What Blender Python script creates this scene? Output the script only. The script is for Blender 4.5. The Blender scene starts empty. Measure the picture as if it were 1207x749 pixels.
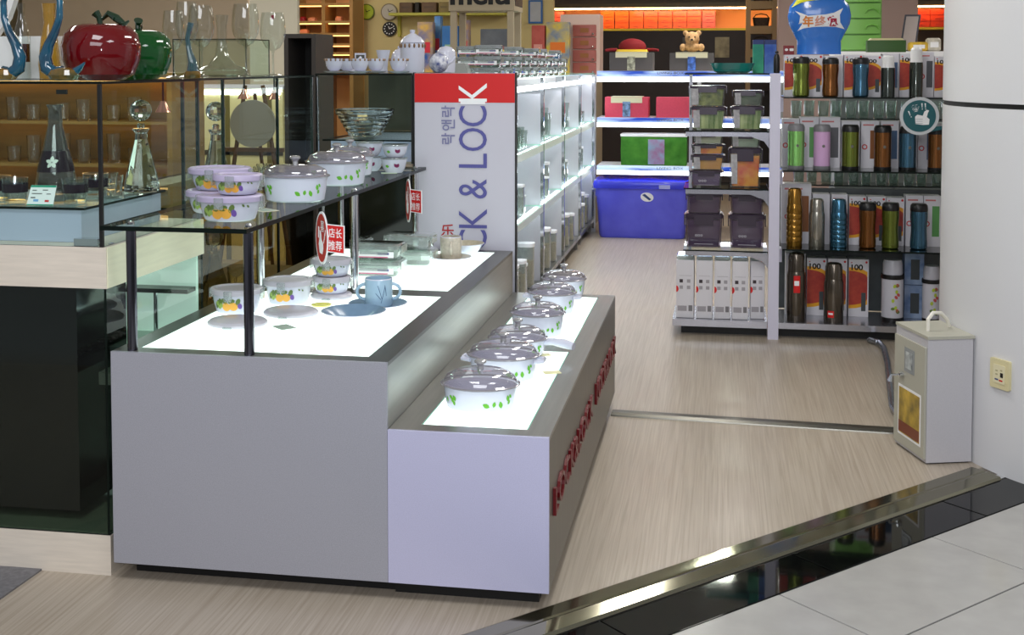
import bpy, math, random
from mathutils import Vector, Matrix
random.seed(7)
PI = math.pi
scene = bpy.context.scene

# ------------------------------------------------------------------ camera
FPX, CX, C0, H = 1450.0, 603.5, 146.0, 1.60        # focal length in pixels, principal point, eye height
PITCH = math.atan((C0 - 76.0) / FPX)
YAW = math.atan(247.5 * math.cos(PITCH) / FPX)
cam_d = bpy.data.cameras.new('camera')
cam_d.sensor_width = 36.0
cam_d.lens = FPX / 1207.0 * 36.0
cam_d.shift_y = -(374.5 - C0) / 1207.0
cam_d.clip_start, cam_d.clip_end = 0.05, 100
cam = bpy.data.objects.new('camera', cam_d)
scene.collection.objects.link(cam)
cam.location = (0, 0, H)
cam.rotation_euler = (PI / 2 - PITCH, 0, YAW)
scene.camera = cam

# ------------------------------------------------------------------ world, exposure, lamps
w = bpy.data.worlds.new('world'); scene.world = w; w.use_nodes = True
w.node_tree.nodes['Background'].inputs[0].default_value = (0.93, 0.95, 1.0, 1)
w.node_tree.nodes['Background'].inputs[1].default_value = 0.30
scene.view_settings.view_transform = 'Standard'
scene.view_settings.look = 'None'
scene.view_settings.exposure = 0.2
scene.view_settings.gamma = 1.0
scene.view_settings.use_curve_mapping = False
scene.cycles.transparent_max_bounces = 24
scene.cycles.max_bounces = 10
scene.cycles.caustics_reflective = False
scene.cycles.caustics_refractive = False
scene.cycles.sample_clamp_indirect = 4.0

def area(name, loc, size, energy, color=(1, 1, 1), rot=(0, 0, 0)):
    d = bpy.data.lights.new(name, 'AREA'); d.shape = 'RECTANGLE'
    d.size, d.size_y = size; d.energy = energy; d.color = color
    o = bpy.data.objects.new(name, d); scene.collection.objects.link(o)
    o.location = loc; o.rotation_euler = rot
    return o
def spot(name, loc, target, energy, color=(1, 1, 1), angle=70, radius=0.06):
    d = bpy.data.lights.new(name, 'SPOT'); d.energy = energy; d.color = color
    d.spot_size = math.radians(angle); d.spot_blend = 0.6; d.shadow_soft_size = radius
    o = bpy.data.objects.new(name, d); scene.collection.objects.link(o)
    o.location = loc
    o.rotation_euler = (Vector(target) - Vector(loc)).to_track_quat('-Z', 'Y').to_euler()
    return o
for lx in (-4.0, -0.2, 2.6):                       # fluorescent tubes in the shop ceiling
    for ly, le in ((5.2, 24), (8.2, 34), (11.2, 30), (14.0, 12)):
        if lx == -0.2 and ly == 11.2: continue       # a round downlight hangs there
        area('ceiling_tube_light', (lx, ly, 3.02), (0.35, 1.3), le * (0.5 if lx > 2 else 1.0), (1.0, 0.97, 0.92))
dk = area('downlight_lamp', (0.0, 11.2, 3.045), (0.28, 0.28), 34, (1.0, 0.96, 0.86)); dk.data.shape = 'DISK'
for lx in (-1.5, 1.2):                             # downlights of the mall in front of the shop
    area('mall_ceiling_light', (lx, 1.6, 3.6), (1.2, 1.2), 42, (0.95, 0.97, 1.0))
area('mall_hall_light', (-0.5, -2.6, 3.6), (4.0, 2.0), 130, (0.92, 0.95, 1.0), (math.radians(35), 0, 0))
fl = bpy.data.lights.new('camera_flash', 'POINT'); fl.energy = 70; fl.shadow_soft_size = 0.03; fl.color = (0.93, 0.93, 1.0)
flo = bpy.data.objects.new('camera_flash', fl); scene.collection.objects.link(flo); flo.location = (0.07, 0.0, 1.70)

# ------------------------------------------------------------------ helpers
_F = Vector((-math.sin(YAW) * math.cos(PITCH), math.cos(YAW) * math.cos(PITCH), -math.sin(PITCH)))
_R = Vector((math.cos(YAW), math.sin(YAW), 0)); _U = _R.cross(_F)
def _ray(px, py): return _F + _R * ((px - CX) / FPX) + _U * ((C0 - py) / FPX)
def at(px, py, Y):                                 # point of the photo on the plane y = Y
    r = _ray(px, py); t = Y / r.y; return Vector((t * r.x, Y, H + t * r.z))
def atz(px, py, z):                                # point of the photo on the plane z = z
    r = _ray(px, py); t = (z - H) / r.z; return Vector((t * r.x, t * r.y, z))
def xat(px, Y, py=200): return at(px, py, Y).x
def zat(py, Y, px=800): return at(px, py, Y).z

def lin(c):
    out = []
    for v in c:
        v = v / 255.0
        out.append(v / 12.92 if v <= 0.04045 else ((v + 0.055) / 1.055) ** 2.4)
    return tuple(out) + (1.0,)
MATS = {}
def mat(name, c, rough=0.5, metal=0.0, var=0.0, vscale=40, bump=0.0, emit=0.0, trans=0.0, ior=1.45, alpha=1.0, coat=0.0, stretch=None, c2=None, spec=None, detail=3):
    if name in MATS: return MATS[name]
    m = bpy.data.materials.new(name); m.use_nodes = True; nt = m.node_tree; b = nt.nodes['Principled BSDF']
    b.inputs['Base Color'].default_value = lin(c); b.inputs['Roughness'].default_value = rough
    b.inputs['Metallic'].default_value = metal; b.inputs['IOR'].default_value = ior
    b.inputs['Transmission Weight'].default_value = trans; b.inputs['Alpha'].default_value = alpha
    b.inputs['Coat Weight'].default_value = coat
    if spec is not None: b.inputs['Specular IOR Level'].default_value = spec
    if emit:
        b.inputs['Emission Color'].default_value = lin(c); b.inputs['Emission Strength'].default_value = emit
    if var or bump or c2:
        tc = nt.nodes.new('ShaderNodeTexCoord'); mp = nt.nodes.new('ShaderNodeMapping')
        if stretch: mp.inputs['Scale'].default_value = stretch
        nz = nt.nodes.new('ShaderNodeTexNoise'); nz.inputs['Scale'].default_value = vscale; nz.inputs['Detail'].default_value = detail
        nt.links.new(tc.outputs['Object'], mp.inputs['Vector']); nt.links.new(mp.outputs[0], nz.inputs['Vector'])
        if var or c2:
            rp = nt.nodes.new('ShaderNodeValToRGB')
            l = lin(c)
            if c2: rp.color_ramp.elements[0].color = l; rp.color_ramp.elements[1].color = lin(c2)
            else:
                rp.color_ramp.elements[0].color = tuple(max(0, v * (1 - var)) for v in l[:3]) + (1,)
                rp.color_ramp.elements[1].color = tuple(min(1, v * (1 + var)) for v in l[:3]) + (1,)
            rp.color_ramp.elements[0].position = 0.3; rp.color_ramp.elements[1].position = 0.7
            nt.links.new(nz.outputs['Fac'], rp.inputs['Fac']); nt.links.new(rp.outputs['Color'], b.inputs['Base Color'])
        if bump:
            bp = nt.nodes.new('ShaderNodeBump'); bp.inputs['Strength'].default_value = bump; bp.inputs['Distance'].default_value = 0.002
            nt.links.new(nz.outputs['Fac'], bp.inputs['Height']); nt.links.new(bp.outputs['Normal'], b.inputs['Normal'])
    MATS[name] = m
    return m
def thin(name, tint, body=None, opacity=0.0, ior=1.45, rough=0.0, gain=1.0):
    """thin clear sheet: see-through with Fresnel reflection, optionally partly coloured"""
    if name in MATS: return MATS[name]
    m = bpy.data.materials.new(name); m.use_nodes = True; nt = m.node_tree
    for n in list(nt.nodes):
        if n.type != 'OUTPUT_MATERIAL': nt.nodes.remove(n)
    out = [n for n in nt.nodes if n.type == 'OUTPUT_MATERIAL'][0]
    tr = nt.nodes.new('ShaderNodeBsdfTransparent'); tr.inputs[0].default_value = lin(tint)
    gl = nt.nodes.new('ShaderNodeBsdfGlossy'); gl.inputs['Roughness'].default_value = rough; gl.inputs[0].default_value = (1, 1, 1, 1)
    fr = nt.nodes.new('ShaderNodeFresnel'); fr.inputs[0].default_value = ior
    mu = nt.nodes.new('ShaderNodeMath'); mu.operation = 'MULTIPLY'; mu.use_clamp = True; mu.inputs[1].default_value = gain
    ge = nt.nodes.new('ShaderNodeNewGeometry'); inv = nt.nodes.new('ShaderNodeMath'); inv.operation = 'SUBTRACT'; inv.inputs[0].default_value = 1.0
    nt.links.new(ge.outputs['Backfacing'], inv.inputs[1])          # reflect once, at the outer face of the sheet
    m2 = nt.nodes.new('ShaderNodeMath'); m2.operation = 'MULTIPLY'
    nt.links.new(fr.outputs[0], m2.inputs[0]); nt.links.new(inv.outputs[0], m2.inputs[1]); nt.links.new(m2.outputs[0], mu.inputs[0])
    base = tr
    if opacity:
        df = nt.nodes.new('ShaderNodeBsdfDiffuse'); df.inputs[0].default_value = lin(body or tint)
        mx0 = nt.nodes.new('ShaderNodeMixShader'); mx0.inputs[0].default_value = opacity
        nt.links.new(tr.outputs[0], mx0.inputs[1]); nt.links.new(df.outputs[0], mx0.inputs[2]); base = mx0
    mx = nt.nodes.new('ShaderNodeMixShader')
    nt.links.new(mu.outputs[0], mx.inputs[0]); nt.links.new(base.outputs[0], mx.inputs[1]); nt.links.new(gl.outputs[0], mx.inputs[2])
    nt.links.new(mx.outputs[0], out.inputs['Surface'])
    MATS[name] = m
    return m

def link(o): scene.collection.objects.link(o); return o
def tag(o, label, cat, group=None):
    o['label'] = label; o['category'] = cat
    if group: o['group'] = group
    return o
def thing(name, label, cat, loc=(0, 0, 0), rz=0, group=None):
    o = bpy.data.objects.new(name, None); link(o); o.empty_display_size = 0.05
    o.location = loc; o.rotation_euler = (0, 0, rz)
    return tag(o, label, cat, group)
def struct(o): o['kind'] = 'structure'; return o
def copy_thing(root, loc, rz=None, label=None, group=None, scale=None):
    r = root.copy(); link(r); r.location = loc
    if rz is not None: r.rotation_euler = (0, 0, rz)
    if scale is not None: r.scale = scale
    if label: r['label'] = label
    if group: r['group'] = group
    for ch in list(root.children):
        c = ch.copy(); link(c); c.parent = r
        for g in ch.children:
            d = g.copy(); link(d); d.parent = c
    return r

def rr(wd, dp, r, n=4):                            # rounded rectangle ring
    r = min(r, wd / 2 - 1e-5, dp / 2 - 1e-5); pts = []
    for cx_, cy_, a0 in ((wd / 2 - r, dp / 2 - r, 0), (-wd / 2 + r, dp / 2 - r, PI / 2), (-wd / 2 + r, -dp / 2 + r, PI), (wd / 2 - r, -dp / 2 + r, 1.5 * PI)):
        for k in range(n + 1):
            a = a0 + PI / 2 * k / n; pts.append((cx_ + r * math.cos(a), cy_ + r * math.sin(a)))
    return pts
class MB:
    def __init__(s): s.v = []; s.f = []; s.mi = []
    def face(s, idx, mi=0): s.f.append(tuple(idx)); s.mi.append(mi)
    def box(s, x0, x1, y0, y1, z0, z1, mi=0):
        n = len(s.v)
        s.v += [(x0, y0, z0), (x1, y0, z0), (x1, y1, z0), (x0, y1, z0), (x0, y0, z1), (x1, y0, z1), (x1, y1, z1), (x0, y1, z1)]
        for q in ((0, 3, 2, 1), (4, 5, 6, 7), (0, 1, 5, 4), (1, 2, 6, 5), (2, 3, 7, 6), (3, 0, 4, 7)):
            s.face([n + k for k in q], mi)
        return s
    def pane(s, x0, x1, y0, y1, z0, z1, mi=0, edge=1):   # sheet: big faces mi, narrow edges 'edge'
        dims = (x1 - x0, y1 - y0, z1 - z0); ax = dims.index(min(dims)); n = len(s.f)
        s.box(x0, x1, y0, y1, z0, z1, mi)
        big = {2: (0, 1), 1: (2, 4), 0: (3, 5)}[ax]
        for k in range(6):
            if k not in big: s.mi[n + k] = edge
        return s
    def rings(s, rings, cap0=True, cap1=True, mi=0, closed=True):
        n = len(s.v); m = len(rings[0])
        for r in rings: s.v += [tuple(p) for p in r]
        for i in range(len(rings) - 1):
            for k in range(m if closed else m - 1):
                k2 = (k + 1) % m
                s.face((n + i * m + k, n + i * m + k2, n + (i + 1) * m + k2, n + (i + 1) * m + k), mi)
        if cap0: s.face([n + k for k in reversed(range(m))], mi)
        if cap1: s.face([n + (len(rings) - 1) * m + k for k in range(m)], mi)
        return s
    def lathe(s, prof, seg=24, c=(0, 0, 0), sx=1.0, sy=1.0, mi=0, cap0=True, cap1=True, rot=0.0):
        rs = []
        for r, z in prof:
            r = max(r, 1e-4)
            rs.append([(c[0] + sx * r * math.cos(2 * PI * k / seg + rot), c[1] + sy * r * math.sin(2 * PI * k / seg + rot), c[2] + z) for k in range(seg)])
        return s.rings(rs, cap0, cap1, mi)
    def loft(s, levels, c=(0, 0, 0), n=4, mi=0, cap0=True, cap1=True):     # levels (z, w, d, r)
        return s.rings([[(c[0] + x, c[1] + y, c[2] + z) for x, y in rr(a, b, r, n)] for z, a, b, r in levels], cap0, cap1, mi)
    def rbox(s, wd, dp, z0, z1, r=0.004, b=0.002, c=(0, 0, 0), n=2, mi=0):  # box with soft edges
        return s.loft([(z0, wd - 2 * b, dp - 2 * b, r), (z0 + b, wd, dp, r), (z1 - b, wd, dp, r), (z1, wd - 2 * b, dp - 2 * b, r)], c, n, mi)
    def tube(s, path, rad, seg=8, mi=0, cap=True):
        P = [Vector(p) for p in path]; rs = []
        rad = rad if isinstance(rad, (list, tuple)) else [rad] * len(P)
        ref = Vector((0.123, 0.31, 0.94))
        prev = None
        for i, p in enumerate(P):
            t = (P[min(i + 1, len(P) - 1)] - P[max(i - 1, 0)]).normalized()
            if prev is None:
                a = t.cross(ref)
                if a.length < 1e-3: a = t.cross(Vector((1, 0, 0)))
                a.normalize()
            else:
                a = (prev - t * prev.dot(t)).normalized()
            prev = a; bb = t.cross(a)
            rs.append([tuple(p + (a * math.cos(2 * PI * k / seg) + bb * math.sin(2 * PI * k / seg)) * rad[i]) for k in range(seg)])
        return s.rings(rs, cap, cap, mi)
    def ball(s, c, r, seg=14, rings=8, sx=1, sy=1, sz=1, mi=0):
        prof = [(r * math.sin(PI * k / rings), -r * sz * math.cos(PI * k / rings)) for k in range(rings + 1)]
        return s.lathe(prof, seg, c, sx, sy, mi)
    def prism(s, pts, t0, t1, plane='xz', mi=0):   # flat outline given thickness
        def P(a, b, t): return {'xz': (a, t, b), 'xy': (a, b, t), 'yz': (t, a, b)}[plane]
        n = len(s.v); m = len(pts)
        s.v += [P(a, b, t0) for a, b in pts] + [P(a, b, t1) for a, b in pts]
        s.face([n + k for k in range(m)], mi); s.face([n + m + k for k in reversed(range(m))], mi)
        for k in range(m): s.face((n + k, n + m + k, n + m + (k + 1) % m, n + (k + 1) % m), mi)
        return s
    def decal(s, surf, s0, z0, pts, mi=0):         # small print laid on a surface
        n = len(s.v); s.v.append(surf(s0, z0)); s.v += [surf(s0 + a, z0 + b) for a, b in pts]; m = len(pts)
        for k in range(m): s.face((n, n + 1 + k, n + 1 + (k + 1) % m), mi)
        return s
    def mesh(s, name, mats, smooth=True, ang=35):
        me = bpy.data.meshes.new(name); me.from_pydata(s.v, [], s.f)
        for m in (mats if isinstance(mats, (list, tuple)) else [mats]): me.materials.append(m)
        me.polygons.foreach_set('material_index', s.mi)
        import bmesh
        bm = bmesh.new(); bm.from_mesh(me); bmesh.ops.recalc_face_normals(bm, faces=bm.faces); bm.to_mesh(me); bm.free()
        if smooth:
            me.polygons.foreach_set('use_smooth', [True] * len(me.polygons)); me.set_sharp_from_angle(angle=math.radians(ang))
        me.update(); return me
    def build(s, name, mats, parent=None, loc=(0, 0, 0), rz=0, smooth=True, ang=35):
        o = bpy.data.objects.new(name, s.mesh(name, mats, smooth, ang)); link(o)
        o.location = loc; o.rotation_euler = (0, 0, rz)
        if parent is not None: o.parent = parent
        return o
def part(name, me, parent, loc=(0, 0, 0), rz=0):
    o = bpy.data.objects.new(name, me); link(o); o.parent = parent; o.location = loc; o.rotation_euler = (0, 0, rz); return o
def ell(a, b, n=12, tilt=0.0):
    return [(a * math.cos(2 * PI * k / n) * math.cos(tilt) - b * math.sin(2 * PI * k / n) * math.sin(tilt),
             a * math.cos(2 * PI * k / n) * math.sin(tilt) + b * math.sin(2 * PI * k / n) * math.cos(tilt)) for k in range(n)]
def rrp(a, b, r, n=3): return rr(a, b, r, n)

def text_mb(txt, height, width=None, extrude=0.0, bold=0.0, spacing=1.0, align='C'):
    """lettering as a mesh in local x (right) / y (up), facing +z; scaled to height (and width)"""
    cu = bpy.data.curves.new('txt', 'FONT'); cu.body = txt; cu.size = 1.0; cu.extrude = 0.0; cu.offset = bold
    cu.space_character = spacing; cu.resolution_u = 4
    o = bpy.data.objects.new('txt', cu); link(o)
    dg = bpy.context.evaluated_depsgraph_get(); dg.update()
    me = o.evaluated_get(dg).to_mesh()
    vs = [tuple(v.co) for v in me.vertices]; fs = [tuple(p.vertices) for p in me.polygons]
    ev = {}
    for p in fs:
        for i in range(len(p)):
            e = (p[i], p[(i + 1) % len(p)]); ev[e] = ev.get(e, 0) + 1
    o.evaluated_get(dg).to_mesh_clear(); bpy.data.objects.remove(o); bpy.data.curves.remove(cu)
    mb = MB()
    if not vs: return mb
    x0 = min(v[0] for v in vs); x1 = max(v[0] for v in vs); y0 = min(v[1] for v in vs); y1 = max(v[1] for v in vs)
    sy = height / (y1 - y0); sx = width / (x1 - x0) if width else sy
    ox = (x0 + x1) / 2 if align == 'C' else x0
    P = [((v[0] - ox) * sx, (v[1] - (y0 + y1) / 2) * sy, 0.0) for v in vs]
    mb.v = list(P); [mb.face(f) for f in fs]
    if extrude:
        n = len(P); mb.v += [(p[0], p[1], -extrude) for p in P]
        for f in fs: mb.face([n + k for k in reversed(f)])
        for (a, b) in ev:
            if (b, a) not in ev: mb.face((a, n + a, n + b, b))
    return mb
def remap(mb, fn): mb.v = [tuple(fn(Vector(v))) for v in mb.v]; return mb
def facing(mb, c=(0, 0, 0), roll=0.0):             # put lettering upright facing -y at c
    cr, sr = math.cos(roll), math.sin(roll)
    return remap(mb, lambda v: (c[0] + v.x * cr - v.y * sr, c[1] - v.z, c[2] + v.x * sr + v.y * cr))
def merge(a, b, mi=0):
    n = len(a.v); a.v += b.v
    for f in b.f: a.face([n + k for k in f], mi)
    return a

# ------------------------------------------------------------------ materials
white_c = mat('white_porcelain', (204, 206, 222), 0.16, coat=0.4)
silver = mat('silver_laminate', (166, 167, 177), 0.42, 0.35, var=0.12, vscale=420, detail=1)
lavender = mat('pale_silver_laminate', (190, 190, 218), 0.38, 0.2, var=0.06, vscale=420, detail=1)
steel = mat('brushed_steel', (150, 150, 146), 0.30, 0.85, var=0.07, vscale=60, stretch=(1, 0.05, 1))
chrome = mat('chrome', (215, 217, 222), 0.10, 1.0)
dark_chrome = mat('dark_chrome', (90, 90, 98), 0.12, 1.0)
black = mat('black_matt', (14, 14, 14), 0.5)
black_gloss = mat('black_gloss', (12, 12, 12), 0.08)
lit = mat('lit_acrylic', (240, 255, 249), 0.3, emit=0.95)
pane = thin('glass_pane', (246, 252, 249), ior=1.4, gain=0.5)
pane_dim = thin('smoked_pane', (150, 160, 140), ior=1.5)
pane_brown = thin('brown_pane', (214, 206, 180), ior=1.4, gain=.5)
edge = mat('glass_edge', (7, 18, 14), 0.3, spec=.2)
edge_g = mat('glass_edge_green', (150, 205, 185), 0.15)
glass = thin('thin_glass', (238, 242, 240), ior=1.6, gain=1.6)
glass_lid = thin('grey_glass_lid', (222, 219, 224), (172, 169, 178), 0.32, ior=1.65, gain=1.5)
crystal = mat('cut_crystal', (248, 250, 248), 0.0, trans=1.0, ior=1.5)
clear_pl = thin('clear_plastic', (225, 230, 228), (225, 230, 230), 0.18, ior=1.5, gain=1.3, rough=0.03)
wood_c = mat('pale_wood', (214, 204, 190), 0.45, var=0.06, vscale=14, stretch=(0.6, 0.6, 8))
wood_y = mat('cream_wood', (226, 224, 196), 0.4, var=0.05, vscale=12, stretch=(0.4, 0.4, 5))
panel_w = mat('white_panel', (222, 222, 230), 0.5)
panel_g = mat('grey_panel', (196, 197, 206), 0.45)
fluoro = mat('fluorescent_strip', (244, 250, 255), 0.4, emit=6.0)
red_p = mat('red_print', (205, 24, 26), 0.45)
white_p = mat('white_print', (240, 240, 242), 0.5)
blue_p = mat('blue_violet_print', (84, 84, 150), 0.5)
lav_lid = mat('lavender_lid', (178, 168, 196), 0.35)
grey_lid = mat('grey_lid', (186, 182, 192), 0.3)
leaf_p = mat('leaf_print', (96, 172, 40), 0.5)
olive_p = mat('dull_leaf_print', (96, 120, 60), 0.5)
peach_p = mat('fruit_print', (232, 172, 70), 0.5)
plum_p = mat('plum_print', (110, 80, 160), 0.5)

# ------------------------------------------------------------------ setting: floor, mall floor, threshold, walls
def floor_material():
    m = bpy.data.materials.new('laminate_floor'); m.use_nodes = True; nt = m.node_tree; b = nt.nodes['Principled BSDF']
    tc = nt.nodes.new('ShaderNodeTexCoord')
    mp = nt.nodes.new('ShaderNodeMapping'); mp.inputs['Scale'].default_value = (34, 0.55, 1)
    n1 = nt.nodes.new('ShaderNodeTexNoise'); n1.inputs['Scale'].default_value = 3.2; n1.inputs['Detail'].default_value = 6; n1.inputs['Distortion'].default_value = 0.7
    nt.links.new(tc.outputs['Object'], mp.inputs[0]); nt.links.new(mp.outputs[0], n1.inputs['Vector'])
    r1 = nt.nodes.new('ShaderNodeValToRGB'); r1.color_ramp.elements[0].position = 0.34; r1.color_ramp.elements[1].position = 0.66
    r1.color_ramp.elements[0].color = lin((163, 149, 132)); r1.color_ramp.elements[1].color = lin((184, 172, 156))
    nt.links.new(n1.outputs['Fac'], r1.inputs[0])
    n2 = nt.nodes.new('ShaderNodeTexNoise'); n2.inputs['Scale'].default_value = 1.6; n2.inputs['Detail'].default_value = 4
    nt.links.new(tc.outputs['Object'], n2.inputs['Vector'])
    r2 = nt.nodes.new('ShaderNodeValToRGB'); r2.color_ramp.elements[0].color = (0.88, 0.88, 0.88, 1); r2.color_ramp.elements[1].color = (1, 1, 1, 1)
    nt.links.new(n2.outputs['Fac'], r2.inputs[0])
    mx = nt.nodes.new('ShaderNodeMix'); mx.data_type = 'RGBA'; mx.blend_type = 'MULTIPLY'; mx.inputs[0].default_value = 1.0
    nt.links.new(r1.outputs[0], mx.inputs[6]); nt.links.new(r2.outputs[0], mx.inputs[7])
    nt.links.new(mx.outputs[2], b.inputs['Base Color'])
    b.inputs['Roughness'].default_value = 0.33
    return m
TD = Vector((0.696, 0.718, 0)).normalized()        # direction of the shop threshold
TN = Vector((TD.y, -TD.x, 0))                      # towards the mall
T0 = Vector((-0.60, 3.30, 0))                      # middle of the threshold
def tpt(u, v): p = T0 + TD * u + TN * v; return (p.x, p.y)
fl_mb = MB()
pts = [tpt(-3.2, -0.055), tpt(3.1, -0.055), (7.0, 6.4), (7.0, 16.6), (-10, 16.6), (-10, tpt(-3.2, -0.055)[1])]
fl_mb.prism(pts, -0.05, 0.0, 'xy')
struct(fl_mb.build('floor', floor_material(), smooth=False))
tile_m = mat('polished_stone_tile', (166, 164, 160), 0.16, var=0.06, vscale=9, bump=0.0)
granite = mat('black_granite', (9, 10, 10), 0.035, var=0.3, vscale=180, spec=.3)
grout = mat('tile_grout', (58, 56, 54), 0.8)
mf = MB(); a0 = [tpt(-4, 0.06), tpt(3.6, 0.06), tpt(3.6, 6.5), tpt(-4, 6.5)]
mf.prism([tuple(p) for p in a0], -0.05, -0.004, 'xy')
mall = struct(mf.build('floor_mall', grout, smooth=False))
def tile(u0, u1, v0, v1, m, nm):
    mb = MB(); g = 0.0028
    q = [tpt(u0 + g, v0 + g), tpt(u1 - g, v0 + g), tpt(u1 - g, v1 - g), tpt(u0 + g, v1 - g)]
    q2 = [tpt(u0 + g + .0015, v0 + g + .0015), tpt(u1 - g - .0015, v0 + g + .0015), tpt(u1 - g - .0015, v1 - g - .0015), tpt(u0 + g + .0015, v1 - g - .0015)]
    mb.rings([[(x, y, -0.006) for x, y in q], [(x, y, -0.0012) for x, y in q], [(x, y, 0) for x, y in q2]])
    mb.build(nm, m, mall, smooth=False)
ug = 0.765
for k in range(-5, 5):                             # black granite border, one slab after another
    tile(0.30 + k * 0.82, 0.30 + (k + 1) * 0.82, 0.075, 0.263, granite, 'granite_slab')
uo = (Vector((0.158, 3.753, 0)) - T0).dot(TD) - ug * 3
for i in range(0, 8):
    for (va, vb) in ((0.263, 0.655), (0.655, 1.42), (1.42, 2.185), (2.185, 2.95)):
        tile(uo + (i - 2) * ug, uo + (i - 1) * ug, va, vb, tile_m, 'floor_tile')
th = MB(); prof = [(-0.062, 0.0005), (-0.062, 0.012), (-0.052, 0.016), (0.0, 0.0155), (0.008, 0.0135), (0.016, 0.0155), (0.068, 0.010), (0.0745, 0.0005)]
th.rings([[(*tpt(-3.0, v), z) for v, z in prof], [(*tpt(2.33, v), z) for v, z in prof]])
struct(th.build('trim_1', mat('polished_threshold', (138, 134, 114), 0.10, 0.95, var=0.06, vscale=6), smooth=False))
st = MB(); p0 = Vector((-0.484, 5.572)); p1 = Vector((0.93, 5.49)); dd = (p1 - p0).normalized(); nn = Vector((-dd.y, dd.x))
sp = [(-0.046, 0.0003), (-0.044, 0.006), (-0.018, 0.011), (0.024, 0.012), (0.044, 0.007), (0.046, 0.0003)]
st.rings([[(*(p0 + nn * a), z) for a, z in sp], [(*(p1 + nn * a), z) for a, z in sp]])
struct(st.build('trim_2', mat('floor_joint_strip', (112, 110, 102), 0.3, 0.9), smooth=False))

def wallbox(nm, m, *b): mb = MB(); mb.box(*b); return struct(mb.build(nm, m, smooth=False))
wallbox('wall_back', mat('taupe_wall', (120, 108, 98), 0.8, var=0.05, vscale=3), -10, 7.0, 16.6, 16.75, 0, 3.1)
wallbox('wall_left', mat('cream_wall', (216, 206, 168), 0.8), -10.15, -10, 3.3, 16.75, 0, 3.1)
wallbox('wall_right', mat('pink_grey_wall', (186, 166, 160), 0.8), 4.6, 4.75, 6.4, 16.75, 0, 3.1)
wallbox('ceiling', mat('white_ceiling', (226, 224, 218), 0.9), -10.15, 4.75, 3.3, 16.75, 3.1, 3.2)

# round column
col = MB(); CC = (1.849, 5.463); CR = 0.91
gz = zat(127, 4.85, 1150)
col.lathe([(CR, 0), (CR, gz - 0.010), (CR - 0.012, gz - 0.010), (CR - 0.012, gz + 0.010), (CR, gz + 0.010), (CR, 3.1)], 96, (CC[0], CC[1], 0))
column = struct(col.build('column', mat('column_white_paint', (214, 214, 216), 0.35, var=0.012, vscale=300), ang=40))
column['label'] = 'white round column with a thin black reveal at eye level'
g = MB(); g.lathe([(CR - 0.013, gz - 0.0102), (CR - 0.0045, gz - 0.0102), (CR - 0.0045, gz + 0.0102), (CR - 0.013, gz + 0.0102)], 96, (CC[0], CC[1], 0), cap0=False, cap1=False)
g.build('reveal_band', black, column)
# socket plate on the column
def on_col(px, py):
    r = _ray(px, py); a = r.x ** 2 + r.y ** 2; b = -2 * (r.x * CC[0] + r.y * CC[1]); c = CC[0] ** 2 + CC[1] ** 2 - CR ** 2
    t = (-b - math.sqrt(b * b - 4 * a * c)) / (2 * a); return Vector((r.x * t, r.y * t, H + r.z * t))
sp_c = on_col(1180.5, 441)
ang = math.atan2(sp_c.y - CC[1], sp_c.x - CC[0])
sk = thing('socket_plate', 'small beige socket plate fixed to the white column', 'socket', sp_c, ang + PI / 2)
mb = MB(); mb.prism(rrp(0.098, 0.115, 0.006), 0.002, -0.011, 'xz'); mb.build('faceplate', mat('beige_plastic', (214, 204, 160), 0.4), sk)
mb = MB(); mb.prism(rrp(0.060, 0.072, 0.003), -0.0105, -0.0135, 'xz'); mb.build('insert', mat('beige_plastic_light', (222, 214, 178), 0.4), sk)
mb = MB(); mb.prism([(a + 0.014, b - 0.002) for a, b in rr(0.014, 0.018, 0.001)], -0.013, -0.0142, 'xz'); mb.build('port', black, sk)
mb = MB()
for bx, bz, bw, m_ in ((-0.012, 0.012, 0.012, 0), (-0.012, -0.002, 0.012, 0), (0.012, 0.016, 0.01, 0)):
    mb.prism([(a + bx, b + bz) for a, b in rr(bw, 0.006, 0.001)], -0.0134, -0.0139, 'xz', 0)
mb.prism([(a - 0.012, b - 0.022) for a, b in rr(0.018, 0.006, 0.001)], -0.0134, -0.0139, 'xz', 1)
mb.prism([(a + 0.010, b - 0.024) for a, b in rr(0.018, 0.006, 0.001)], -0.0134, -0.0139, 'xz', 2)
mb.build('marking', [mat('beige_mark', (176, 168, 130), 0.5), mat('blue_mark', (70, 80, 120), 0.5), red_p], sk)

# grey mat by the counter
mb = MB(); q = [tuple(atz(a_p, b_p, 0))[:2] for a_p, b_p in ((-60, 750), (50, 672.5), (-60, 666))]
mb.prism(q, 0.0, 0.006, 'xy')
tag(mb.build('floor_mat', mat('grey_mat', (112, 110, 112), 0.7, var=0.2, vscale=60), smooth=False), 'dark grey floor mat lying in front of the wooden counter base', 'mat')

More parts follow.
